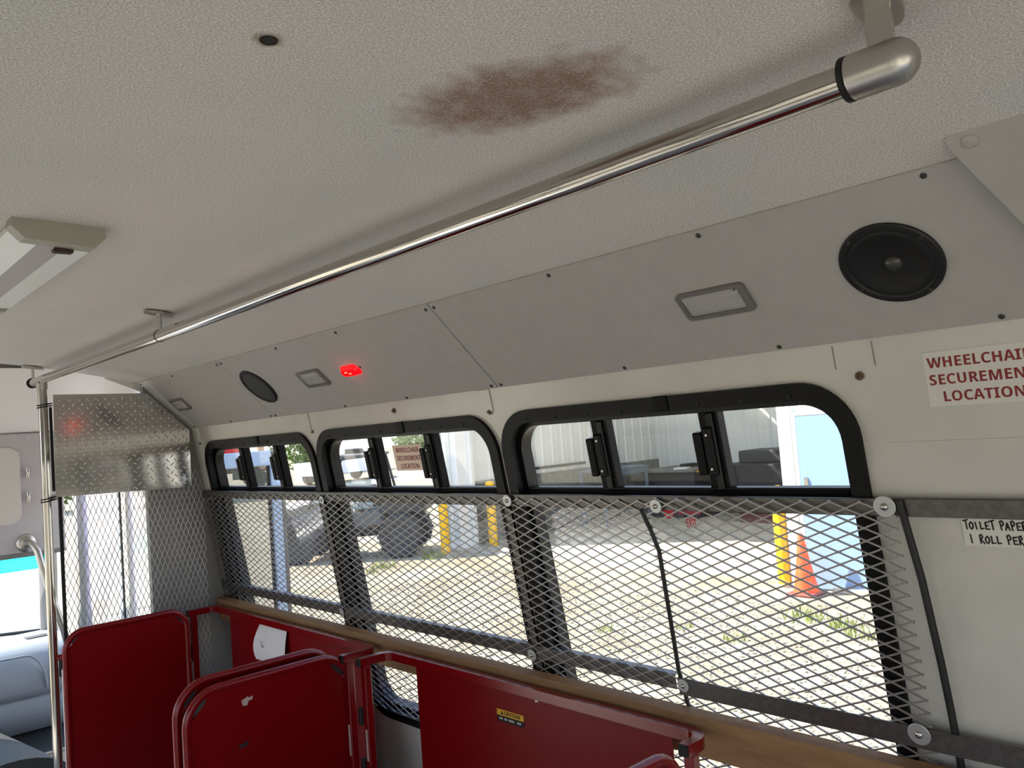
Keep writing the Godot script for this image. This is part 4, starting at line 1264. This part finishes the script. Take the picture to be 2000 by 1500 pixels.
	part("pane", geo().box(Vector3(0.30, 0.91, 0.0), Vector3(0.49, 1.58, 0.005)), pane_mat(Color(0.25, 0.32, 0.28), 0.25), lf)


# ---------------------------------------------------------------- the lot outside
func corrugated(parent: Node3D, called: String, a: Vector3, b: Vector3, y0: float, y1: float, inward: Vector3, pitch := 0.305) -> void:
	# trapezoid ribs standing up a sheet between a and b; one sheet of siding per 0.915 m
	var d := b - a
	var length := d.length()
	d = d.normalized()
	var n := int(ceil(length / (pitch * 3)))
	for s in n:
		var g := geo()
		for k in 3:
			var u := (s * 3 + k) * pitch
			if u >= length - 0.01:
				break
			var pts := [[0.0, 0.0], [0.05, 0.0], [0.07, 0.022], [0.10, 0.022], [0.12, 0.0], [0.20, 0.0], [0.212, 0.006], [0.226, 0.006], [0.238, 0.0], [pitch, 0.0]]
			for i in pts.size() - 1:
				var p: Vector3 = a + d * minf(u + pts[i][0], length) + inward * pts[i][1]
				var q: Vector3 = a + d * minf(u + pts[i + 1][0], length) + inward * pts[i + 1][1]
				var m := (q - p).cross(Vector3.UP).normalized()
				if m.dot(inward) < 0:
					m = -m
				g.quad(Vector3(p.x, y0, p.z), Vector3(q.x, y0, q.z), Vector3(q.x, y1, q.z), Vector3(p.x, y1, p.z), m)
		part(called, g, M.siding, parent)


func building() -> void:
	var t := thing("workshop_building", "white corrugated steel workshop with an open bay and a pale blue door", "building", Transform3D(Basis(), Vector3(9.5, 0, -9.0)))
	var o := Vector3(9.5, 0, -9.0)
	# front wall right of the bay, facing the bus
	corrugated(t, "siding_sheet", Vector3(0, 0, 3.66), Vector3(0, 0, 16.0), 0.02, 5.3, Vector3(-1, 0, 0), 0.30)
	part("front_backing", geo().box(Vector3(0.08, 2.65, 9.83), Vector3(0.14, 5.3, 12.34)), M.siding, t)
	# corner trim and door
	part("corner_trim", geo().box(Vector3(-0.02, 2.6, 3.66), Vector3(0.10, 5.2, 0.17), 0.01), M.post_white, t, "white steel corner trim")
	part("door_frame", geo().box(Vector3(-0.045, 1.06, 3.795), Vector3(0.06, 2.12, 0.06), 0.008), M.post_white, t)
	part("door_frame", geo().box(Vector3(-0.045, 2.135, 4.26), Vector3(0.06, 0.05, 0.99), 0.008), M.post_white, t)
	part("door_frame", geo().box(Vector3(-0.045, 1.06, 4.735), Vector3(0.06, 2.12, 0.06), 0.008), M.post_white, t)
	var door := part("door", geo().box(Vector3(-0.045, 1.06, 4.265), Vector3(0.05, 2.09, 0.88), 0.004), M.blue_door, t, "pale blue steel door")
	part("door_handle", geo().box(Vector3(-0.078, 1.24, 3.90), Vector3(0.020, 0.24, 0.055), 0.008), M.steel, door)
	part("lever", geo().tube([Vector3(-0.085, 1.20, 3.90), Vector3(-0.12, 1.20, 3.90), Vector3(-0.12, 1.19, 3.99)], 0.010, 8), M.steel, door)
	part("lock_knob", geo().box(Vector3(-0.092, 1.33, 3.90), Vector3(0.02, 0.04, 0.04), 0.008), M.steel, door)
	part("threshold", geo().box(Vector3(-0.09, 0.03, 4.9), Vector3(0.16, 0.06, 1.5), 0.01), M.concrete, t)
	# left jamb of the bay
	part("bay_jamb", geo().box(Vector3(0.47, 2.6, -3.50), Vector3(0.34, 5.2, 0.20), 0.015), M.post_white, t, "white steel jamb of the bay")
	part("bay_jamb", geo().box(Vector3(0.62, 2.6, -3.36), Vector3(0.10, 5.2, 0.10), 0.015), M.siding, t)
	part("bay_jamb", geo().box(Vector3(0.25, 2.6, -3.62), Vector3(0.10, 5.2, 0.12), 0.015), M.siding_rib, t)
	part("header", geo().box(Vector3(0.30, 4.95, 0.05), Vector3(0.5, 0.7, 7.3), 0.01), M.post_white, t)
	# inside
	corrugated(t, "end_wall_sheet", Vector3(0.62, 0, -3.62), Vector3(6.7, 0, -3.62), 1.20, 5.0, Vector3(0, 0, 1), 0.305)
	part("stem_wall", geo().box(Vector3(3.65, 0.62, -3.62), Vector3(6.1, 1.24, 0.16), 0.01), M.stem, t, "grey concrete stem wall")
	part("ledge_pipe", geo().tube([Vector3(2.2, 1.36, -3.50), Vector3(4.0, 1.36, -3.50)], 0.03, 8), M.dark, t)
	corrugated(t, "back_wall_sheet", Vector3(6.7, 0, -3.62), Vector3(6.7, 0, 4.6), 0.9, 5.0, Vector3(-1, 0, 0), 0.305)
	part("back_stem", geo().box(Vector3(6.72, 0.45, 0.5), Vector3(0.16, 0.9, 8.2), 0.01), M.stem, t)
	part("inner_wall", geo().box(Vector3(3.4, 2.6, 4.66), Vector3(6.7, 5.2, 0.12)), M.siding, t)
	part("roof", geo().box(Vector3(0.85, 5.36, 6.1), Vector3(1.9, 0.12, 19.8)), M.siding, t)
	part("roof", geo().box(Vector3(3.70, 5.36, 6.1), Vector3(0.8, 0.12, 19.8)), M.siding, t)
	part("roof", geo().box(Vector3(6.20, 5.36, 6.1), Vector3(1.6, 0.12, 19.8)), M.siding, t)
	for sx in [2.55, 4.75]:  # translucent roof sheets, added to brighten the bay inside
		part("added_skylight_sheet", geo().box(Vector3(sx, 5.34, 6.1), Vector3(1.5 if sx < 3.0 else 1.3, 0.01, 19.8)), M.added_skylight, t)
	part("end_outer", geo().box(Vector3(3.5, 2.6, -3.78), Vector3(6.6, 5.2, 0.10)), M.siding, t)
	part("back_outer", geo().box(Vector3(6.95, 2.6, 6.1), Vector3(0.10, 5.2, 19.8)), M.siding, t)
	part("slab", geo().box(Vector3(3.40, 0.012, 0.4), Vector3(6.5, 0.03, 8.1)), M.concrete, t, "concrete shop floor")
	# things in the bay
	var wb := thing("workbench", "blue-grey steel workbench against the end wall of the bay", "bench", Transform3D(Basis(), o + Vector3(4.3, 0.03, -2.95)))
	part("top", geo().box(Vector3(0, 1.16, 0), Vector3(1.5, 0.05, 0.75), 0.006), M.bench, wb)
	part("apron", geo().box(Vector3(0, 1.08, 0.36), Vector3(1.46, 0.10, 0.02)), M.bench, wb)
	for x in [-0.7, 0.7]:
		for z in [-0.33, 0.33]:
			part("leg", geo().box(Vector3(x, 0.57, z), Vector3(0.06, 1.13, 0.06), 0.006), M.bench, wb)
	var fe := thing("fire_extinguisher", "red fire extinguisher standing on the workbench", "extinguisher", Transform3D(Basis(), o + Vector3(3.78, 1.215, -2.95)))
	part("cylinder", geo().lathe([Vector2(0.0, 0.0), Vector2(0.055, 0.0), Vector2(0.06, 0.02), Vector2(0.06, 0.22), Vector2(0.03, 0.27), Vector2(0.02, 0.30), Vector2(0.0, 0.30)], 16), M.carred, fe)
	part("hose", geo().tube([Vector3(0.0, 0.29, 0), Vector3(0.06, 0.34, 0.01), Vector3(0.12, 0.28, 0.02), Vector3(0.11, 0.20, 0.02)], 0.016, 8), M.black, fe)
	part("valve", geo().box(Vector3(0.0, 0.315, 0), Vector3(0.09, 0.03, 0.03), 0.004), M.black, fe)
	var tb := thing("tool_bench", "dark clutter-topped bench with a yellow edge in the bay", "bench", Transform3D(Basis(), o + Vector3(5.80, 0.03, -2.2)))
	part("top", geo().box(Vector3(0, 1.02, 0), Vector3(1.4, 0.06, 1.5), 0.006), M.stem, tb)
	part("yellow_edge", geo().box(Vector3(-0.2, 1.0, 0.76), Vector3(0.7, 0.05, 0.03)), M.yellow, tb)
	part("cabinet", geo().box(Vector3(0.05, 0.5, 0), Vector3(1.25, 0.98, 1.35), 0.01), M.dark, tb)
	single("paper_stack", geo().box(Vector3(0, 0.015, 0), Vector3(0.40, 0.03, 0.30), 0.004), M.paper, "white papers lying on the yellow-edged bench", "paper", Transform3D(Basis(Vector3.UP, 0.4), o + Vector3(5.35, 1.08, -1.9)))
	single("tool_case", geo().box(Vector3(0, 0.04, 0), Vector3(0.36, 0.08, 0.22), 0.008), M.black, "black tool case on the yellow-edged bench", "case", Transform3D(Basis(Vector3.UP, -0.3), o + Vector3(5.9, 1.08, -2.1)))
	# dark machine with a red foot and a bright green cap
	var mc := thing("shop_machine", "tall dark machine cabinet with a red base deep in the bay", "machine", Transform3D(Basis(), o + Vector3(5.7, 0.03, 1.0)))
	part("cabinet", geo().box(Vector3(0, 0.66, 0), Vector3(1.5, 0.96, 3.6), 0.03), M.darker, mc)
	part("hood", geo().box(Vector3(0.2, 1.26, -0.9), Vector3(0.9, 0.26, 1.3), 0.03), M.dark, mc)
	part("base", geo().box(Vector3(-0.02, 0.09, 0.2), Vector3(1.5, 0.18, 3.0), 0.01), mat(Color(0.36, 0.13, 0.13), 0.6), mc)
	part("gear_arm", geo().tube([Vector3(-0.8, 0.5, 1.6), Vector3(-0.8, 1.1, 0.4)], 0.03, 8), M.stem, mc)
	var gb := thing("green_grinder", "bright green hand tool on the dark machine", "tool", Transform3D(Basis(Vector3.UP, 0.3), o + Vector3(5.2, 1.172, 1.3)))
	part("body", geo().lathe([Vector2(0.0, 0.0), Vector2(0.07, 0.0), Vector2(0.08, 0.10), Vector2(0.05, 0.16), Vector2(0.0, 0.17)], 14, true), M.green, gb)
	part("handle", geo().tube([Vector3(0, 0.08, 0.05), Vector3(0, 0.09, 0.2), Vector3(0, 0.04, 0.30)], 0.028, 8), M.green, gb)


func bollard(x: float, z: float, h: float, r: float, label: String) -> void:
	var t := thing("bollard", label, "bollard", Transform3D(Basis(), Vector3(x, 0, z)), "yellow bollards by the bay")
	var prof := [Vector2(r, 0.0), Vector2(r, h - r * 0.6)]
	for k in 7:
		var a := PI / 2 * k / 6
		prof.append(Vector2(r * cos(a), h - r * 0.6 + r * 0.6 * sin(a)))
	part("sleeve", geo().lathe(prof, 20, true), M.bollard, t)
	part("collar", geo().lathe([Vector2(r * 1.5, 0.0), Vector2(r * 1.5, 0.03), Vector2(r, 0.035)], 20), M.concrete, t)


func yard() -> void:
	var g := geo()
	var n := 24
	for i in n:
		for k in n:
			var x0 := -70.0 + 160.0 * i / n
			var x1 := -70.0 + 160.0 * (i + 1) / n
			var z0 := -110.0 + 160.0 * k / n
			var z1 := -110.0 + 160.0 * (k + 1) / n
			g.quad(Vector3(x0, 0, z0), Vector3(x1, 0, z0), Vector3(x1, 0, z1), Vector3(x0, 0, z1), Vector3.UP)
	struct("ground", g, M.gravel, "sunlit pale gravel lot")
	# loose stones
	var stone := geo()
	stone.lathe([Vector2(0.0, -0.4), Vector2(0.8, -0.25), Vector2(1.0, 0.05), Vector2(0.6, 0.42), Vector2(0.0, 0.5)], 6)
	var mm := MultiMesh.new()
	mm.transform_format = MultiMesh.TRANSFORM_3D
	mm.use_colors = true
	mm.mesh = stone.mesh()
	mm.mesh.surface_set_material(0, M.stone)
	var many := 26000
	mm.instance_count = many
	for i in many:
		var x := 2.2 + 6.6 * pow(rng.randf(), 1.25)
		var z := -10.5 + 10.5 * rng.randf()
		var s := 0.007 + 0.013 * pow(rng.randf(), 2.5)
		var b := Basis(Vector3(rng.randf() - 0.5, rng.randf() + 0.2, rng.randf() - 0.5).normalized(), rng.randf() * TAU).scaled(Vector3(s * (0.8 + rng.randf() * 0.6), s * 0.7, s))
		mm.set_instance_transform(i, Transform3D(b, Vector3(x, s * 0.2, z)))
		var k := 0.35 + 0.65 * rng.randf()
		mm.set_instance_color(i, Color(k, k * (0.96 + 0.04 * rng.randf()), k * (0.86 + 0.1 * rng.randf())))
	var mi := MultiMeshInstance3D.new()
	mi.name = "loose_gravel"
	mi.multimesh = mm
	mi.material_override = M.stone
	add_child(mi)
	tag(mi, "loose gravel stones scattered over the lot", "gravel", "", "stuff")
	bollard(9.46, -5.52, 1.26, 0.085, "yellow bollard beside the orange cone")
	bollard(9.26, -12.19, 1.12, 0.085, "yellow bollard standing before the white bay jamb")
	bollard(10.30, -12.05, 1.26, 0.085, "yellow bollard just inside the bay past the white jamb")
	var c := thing("traffic_cone", "orange traffic cone leaning by the yellow bollard", "cone", Transform3D(Basis(Vector3(1, 0, 0.3).normalized(), -0.03), Vector3(9.14, 0.0, -5.07)))
	part("body", geo().lathe([Vector2(0.150, 0.03), Vector2(0.110, 0.22), Vector2(0.075, 0.42), Vector2(0.034, 0.70), Vector2(0.026, 0.715), Vector2(0.0, 0.715)], 24, true), M.cone, c)
	part("base", geo().box(Vector3(0, 0.018, 0), Vector3(0.36, 0.036, 0.36), 0.012), M.cone_base, c)
	# tufts of grass
	for q in [[8.05, -4.5, 0.16, 60, "before the orange cone"], [7.95, -4.05, 0.14, 60, "before the pale blue door"], [7.7, -3.75, 0.12, 40, "before the pale blue door"], [7.0, -4.65, 0.10, 30, "well out from the orange cone"], [7.15, -5.4, 0.08, 26, "well out from the yellow bollard"], [6.6, -6.0, 0.08, 24, "out in the middle of the lot"], [7.95, -12.25, 0.16, 70, "before the dark buggy"], [7.5, -12.0, 0.12, 50, "before the dark buggy"], [5.6, -5.0, 0.06, 20, "closest to the bus"]]:
		grass_tuft(q[0], q[1], q[2], q[3], "low tuft of green grass in the gravel " + q[4])
	for q in [[8.98, -12.20, 0.15, 150]]:
		grass_tuft(q[0], q[1], q[2], q[3], "tall clump of green weeds between the dark buggy and the yellow bollard")


func grass_tuft(x: float, z: float, h: float, count: int, label: String) -> void:
	var g := geo()
	for i in count:
		var a := rng.randf() * TAU
		var r := h * 1.4 * sqrt(rng.randf())
		var p := Vector3(cos(a) * r, 0, sin(a) * r)
		var lean := Vector3(rng.randf() - 0.5, 0, rng.randf() - 0.5) * h * 0.9
		var w := Vector3(cos(a * 3.1), 0, sin(a * 3.1)) * (0.006 + 0.012 * h)
		var tip := p + lean + Vector3.UP * h * (0.5 + 0.6 * rng.randf())
		var m := w.cross(Vector3.UP).normalized()
		g.tri(p - w, p + w, tip, m, m, (m + Vector3.UP).normalized())
	var o := single("grass_tuft", g, M.grass, label, "grass", Transform3D(Basis(), Vector3(x, 0, z)), "grass and weeds in the lot")


func wheel(parent: Node3D, at: Vector3, r: float, w: float, lugs := false) -> void:
	var t := Transform3D(Basis(Vector3.RIGHT, PI / 2), at)
	var o := part("wheel", geo(t).lathe([Vector2(r * 0.55, -w * 0.5), Vector2(r * 0.90, -w * 0.5), Vector2(r, -w * 0.32), Vector2(r, w * 0.32), Vector2(r * 0.90, w * 0.5), Vector2(r * 0.55, w * 0.5)], 28), M.tyre, parent)
	part("rim", geo(t).lathe([Vector2(0.0, -w * 0.35), Vector2(r * 0.5, -w * 0.40), Vector2(r * 0.56, -w * 0.48), Vector2(r * 0.56, w * 0.48), Vector2(r * 0.5, w * 0.40), Vector2(0.0, w * 0.35)], 20), M.dark, o)
	if lugs:
		var g := geo()
		for k in 22:
			var a := TAU * k / 22
			g.xf = Transform3D(Basis(Vector3(0, 0, 1), a), at)
			g.box(Vector3(r + 0.008, 0, w * 0.22 * (1 if k % 2 else -1)), Vector3(0.03, 0.05, w * 0.5), 0.004)
		part("tread", g, M.tyre, o)


func vehicles() -> void:
	# side-by-side buggy
	var t := thing("utility_buggy", "dark grey off-road utility buggy with big knobbly tyres", "buggy", Transform3D(Basis(Vector3.UP, -0.785), Vector3(8.52, 0, -14.02)))
	for x in [-0.98, 0.98]:
		for z in [-0.62, 0.62]:
			wheel(t, Vector3(x, 0.40, z), 0.40, 0.28, true)
	part("chassis", geo().box(Vector3(0, 0.52, 0), Vector3(2.1, 0.22, 0.95), 0.05), M.dark, t)
	part("side_body", geo().box(Vector3(0.1, 0.74, 0), Vector3(1.15, 0.34, 1.28), 0.06), M.buggy_grey, t)
	part("hood", geo().extr(PackedVector2Array([Vector2(-1.45, 0.62), Vector2(-0.45, 0.62), Vector2(-0.45, 1.10), Vector2(-0.80, 1.08), Vector2(-1.40, 0.90)]), -0.55, 0.55), M.buggy_grey, t)
	part("front_cover", geo().box(Vector3(-1.18, 1.03, 0), Vector3(0.55, 0.10, 1.05), 0.03), M.carwhite, t, "white front cover")
	part("cargo_bed", geo().box(Vector3(1.02, 0.95, 0), Vector3(0.85, 0.32, 1.25), 0.04), M.dark, t)
	for z in [-0.35, 0.35]:
		part("seat", geo().box(Vector3(0.28, 1.02, z), Vector3(0.20, 0.60, 0.52), 0.06), M.dark, t)
	for z in [-0.62, 0.62]:
		part("cage_tube", geo().tube([Vector3(-0.75, 0.95, z), Vector3(-0.35, 1.86, z * 0.92), Vector3(0.55, 1.92, z * 0.92), Vector3(0.72, 1.10, z)], 0.028, 10), M.dark, t)
	part("roof", geo().box(Vector3(0.12, 1.93, 0), Vector3(1.0, 0.05, 1.22), 0.015), M.buggy_grey, t)
	part("windscreen", geo().extr(PackedVector2Array([Vector2(-0.77, 1.0), Vector2(-0.755, 1.0), Vector2(-0.365, 1.86), Vector2(-0.38, 1.86)]), -0.56, 0.56), pane_mat(Color(0.75, 0.85, 0.9), 0.25), t)
	part("door_net", geo().box(Vector3(0.05, 1.20, 0.63), Vector3(0.9, 0.52, 0.015)), pane_mat(Color(0.55, 0.65, 0.7), 0.45), t)
	part("antenna", geo().tube([Vector3(0.15, 0.9, 0.68), Vector3(0.13, 1.35, 0.70)], 0.012, 6), M.carwhite, t)
	var can := thing("red_fuel_can", "red fuel can hanging on the side of the dark buggy", "can", Transform3D(Basis(Vector3.UP, -0.785), Vector3(8.52, 0.12, -14.02) + Basis(Vector3.UP, -0.785) * Vector3(0.12, 0.0, 0.80)))
	part("body", geo().box(Vector3(0, 0.17, 0), Vector3(0.17, 0.34, 0.13), 0.03), M.carred, can)
	part("cap", geo().lathe([Vector2(0.03, 0.33), Vector2(0.03, 0.39), Vector2(0.0, 0.39)], 12), M.carred, can)
	# white pickup far off
	var p := thing("white_pickup", "white pickup truck parked far across the lot", "truck", Transform3D(Basis(Vector3.UP, 0.20), Vector3(24.6, 0, -41.5)))
	var side := PackedVector2Array([Vector2(-2.7, 0.5), Vector2(2.75, 0.5), Vector2(2.75, 1.05), Vector2(2.55, 1.18), Vector2(1.35, 1.25), Vector2(0.75, 1.85), Vector2(-0.75, 1.88), Vector2(-0.95, 1.22), Vector2(-2.7, 1.22)])
	part("body", geo().extr(side, -0.95, 0.95), M.carwhite, p)
	for x in [-1.75, 1.80]:
		for z in [-0.85, 0.85]:
			wheel(p, Vector3(x, 0.42, z), 0.42, 0.28)
	for z in [-0.96, 0.96]:
		part("side_window", geo().extr(PackedVector2Array([Vector2(-0.65, 1.28), Vector2(1.10, 1.28), Vector2(0.68, 1.78), Vector2(-0.62, 1.80)]), z - 0.006, z + 0.006), M.carglass, p)
	part("windscreen", geo().box(Vector3(1.07, 1.55, 0), Vector3(0.03, 0.02, 1.6)), M.carglass, p)
	part("marker_light", geo().box(Vector3(2.45, 1.27, 0.4), Vector3(0.55, 0.14, 0.30), 0.04), M.orange, p, "orange beacon")
	part("bumper", geo().box(Vector3(2.80, 0.55, 0), Vector3(0.14, 0.22, 1.8), 0.04), M.steel, p)
	# red and white truck body
	var r := thing("red_truck", "red and white truck with a tan boom parked behind the pickup", "truck", Transform3D(Basis(Vector3.UP, -0.15), Vector3(20.4, 0, -47.0)))
	part("bed", geo().box(Vector3(0, 1.0, 0), Vector3(3.6, 0.25, 2.0), 0.04), M.darker, r)
	part("tank", geo().box(Vector3(-0.4, 2.25, 0), Vector3(2.4, 0.75, 1.6), 0.15), M.carred, r)
	part("white_panel", geo().box(Vector3(0.4, 1.55, 0.2), Vector3(2.2, 0.7, 1.5), 0.05), M.carwhite, r)
	part("boom", geo().box(Vector3(1.55, 1.9, 0.9), Vector3(0.35, 1.9, 0.3), 0.03), M.tan, r)
	part("toolbox", geo().box(Vector3(0.7, 0.75, 1.05), Vector3(1.7, 0.5, 0.3), 0.03), M.dark, r)
	for x in [-1.3, 1.4]:
		for z in [-0.85, 0.85]:
			wheel(r, Vector3(x, 0.48, z), 0.48, 0.3)
	# trees and bushes at the far edge
	for q in [[13.5, -38.0, 4.2, "bushy green tree seen through the open door leaf"], [18.0, -55.0, 5.0, "green tree behind the red truck"], [30.0, -56.0, 6.0, "far green tree behind the white pickup"], [38.0, -52.0, 5.5, "far green tree right of the white pickup"], [9.5, -42.0, 4.6, "green tree left of the open door leaf"]]:
		tree(q[0], q[1], q[2], q[3])


func tree(x: float, z: float, h: float, label: String) -> void:
	var t := thing("leafy_tree", label, "tree", Transform3D(Basis(), Vector3(x, 0, z)), "trees at the edge of the lot")
	part("trunk", geo().tube([Vector3(0, 0, 0), Vector3(0.08, h * 0.3, 0.05), Vector3(0, h * 0.6, 0)], 0.14, 8), M.bark, t)
	var g := geo()
	for i in 2600:
		var d := Vector3(rng.randfn(), rng.randfn() * 0.9, rng.randfn()).normalized() * pow(rng.randf(), 0.4)
		var p := Vector3(0, h * 0.52, 0) + d * Vector3(h * 0.45, h * 0.48, h * 0.45)
		var a := Vector3(rng.randfn(), rng.randfn(), rng.randfn()).normalized()
		var b := a.cross(Vector3(rng.randfn(), rng.randfn(), rng.randfn())).normalized()
		var s := 0.10 + 0.10 * rng.randf()
		var m := a.cross(b)
		g.tri(p - a * s, p + a * s, p + b * s * 1.6, m, m, m)
	part("foliage", g, M.leaf, t)


# ---------------------------------------------------------------- everything
func _ready() -> void:
	rng.seed = 7
	# camera
	var yaw := 0.743223
	var pitch := 0.055206
	var roll := -0.073923
	var fwd := Vector3(sin(yaw) * cos(pitch), sin(pitch), -cos(yaw) * cos(pitch))
	var right := Vector3(cos(yaw), 0, sin(yaw))
	var up := right.cross(fwd)
	var cam := Camera3D.new()
	cam.name = "camera"
	cam.fov = rad_to_deg(2.0 * atan(750.0 / 1613.2))
	cam.near = 0.02
	cam.far = 400.0
	cam.transform = Transform3D(Basis(right * cos(roll) + up * sin(roll), -right * sin(roll) + up * cos(roll), -fwd), Vector3(0, EYE, 0))
	add_child(cam)
	cam.current = true
	# hazy bright sky and the afternoon sun from ahead and to the left of the bus
	var env := Environment.new()
	env.background_mode = Environment.BG_SKY
	var sky := Sky.new()
	var sm := ProceduralSkyMaterial.new()
	sm.sky_top_color = Color(0.62, 0.74, 0.92)
	sm.sky_horizon_color = Color(0.90, 0.93, 0.96)
	sm.sky_curve = 0.25
	sm.ground_bottom_color = Color(0.62, 0.58, 0.50)
	sm.ground_horizon_color = Color(0.80, 0.78, 0.72)
	sm.sky_energy_multiplier = 1.0
	sm.energy_multiplier = 2.6
	sky.sky_material = sm
	env.sky = sky
	env.tonemap_mode = Environment.TONE_MAPPER_LINEAR
	env.tonemap_exposure = 1.34
	env.sdfgi_enabled = true
	env.ssao_enabled = true
	env.ssil_enabled = true
	var we := WorldEnvironment.new()
	we.name = "surroundings"
	we.environment = env
	add_child(we)
	var sun := DirectionalLight3D.new()
	sun.name = "sun"
	sun.light_color = Color(1.0, 0.965, 0.91)
	sun.light_energy = 4.2
	sun.light_angular_distance = 0.6
	sun.shadow_enabled = true
	sun.transform = Transform3D(Basis.looking_at(Vector3(0.385, -0.643, 0.662)), Vector3(0, 20, 0))
	add_child(sun)
	materials()
	frames()
	shell()
	coves()
	build_window(1, TW, -1.21, "rearmost black-framed sliding window, next to the grey wall")
	build_window(2, TW, -2.235, "middle black-framed sliding window with a sign in its pane")
	build_window(3, TW, -3.26, "front black-framed sliding window next to the bulkhead")
	build_window(4, TL, 3.26, "front sliding window of the left wall", false)
	build_window(5, TL, 2.235, "second sliding window of the left wall", false)
	build_window(6, TL, 1.21, "third sliding window of the left wall", false)
	build_window(7, TL, 0.0, "rear sliding window of the left wall", false)
	guard()
	partitions()
	rail()
	ceiling_lamp()
	cove_fittings()
	signs()
	front()
	yard()
	building()
	vehicles()
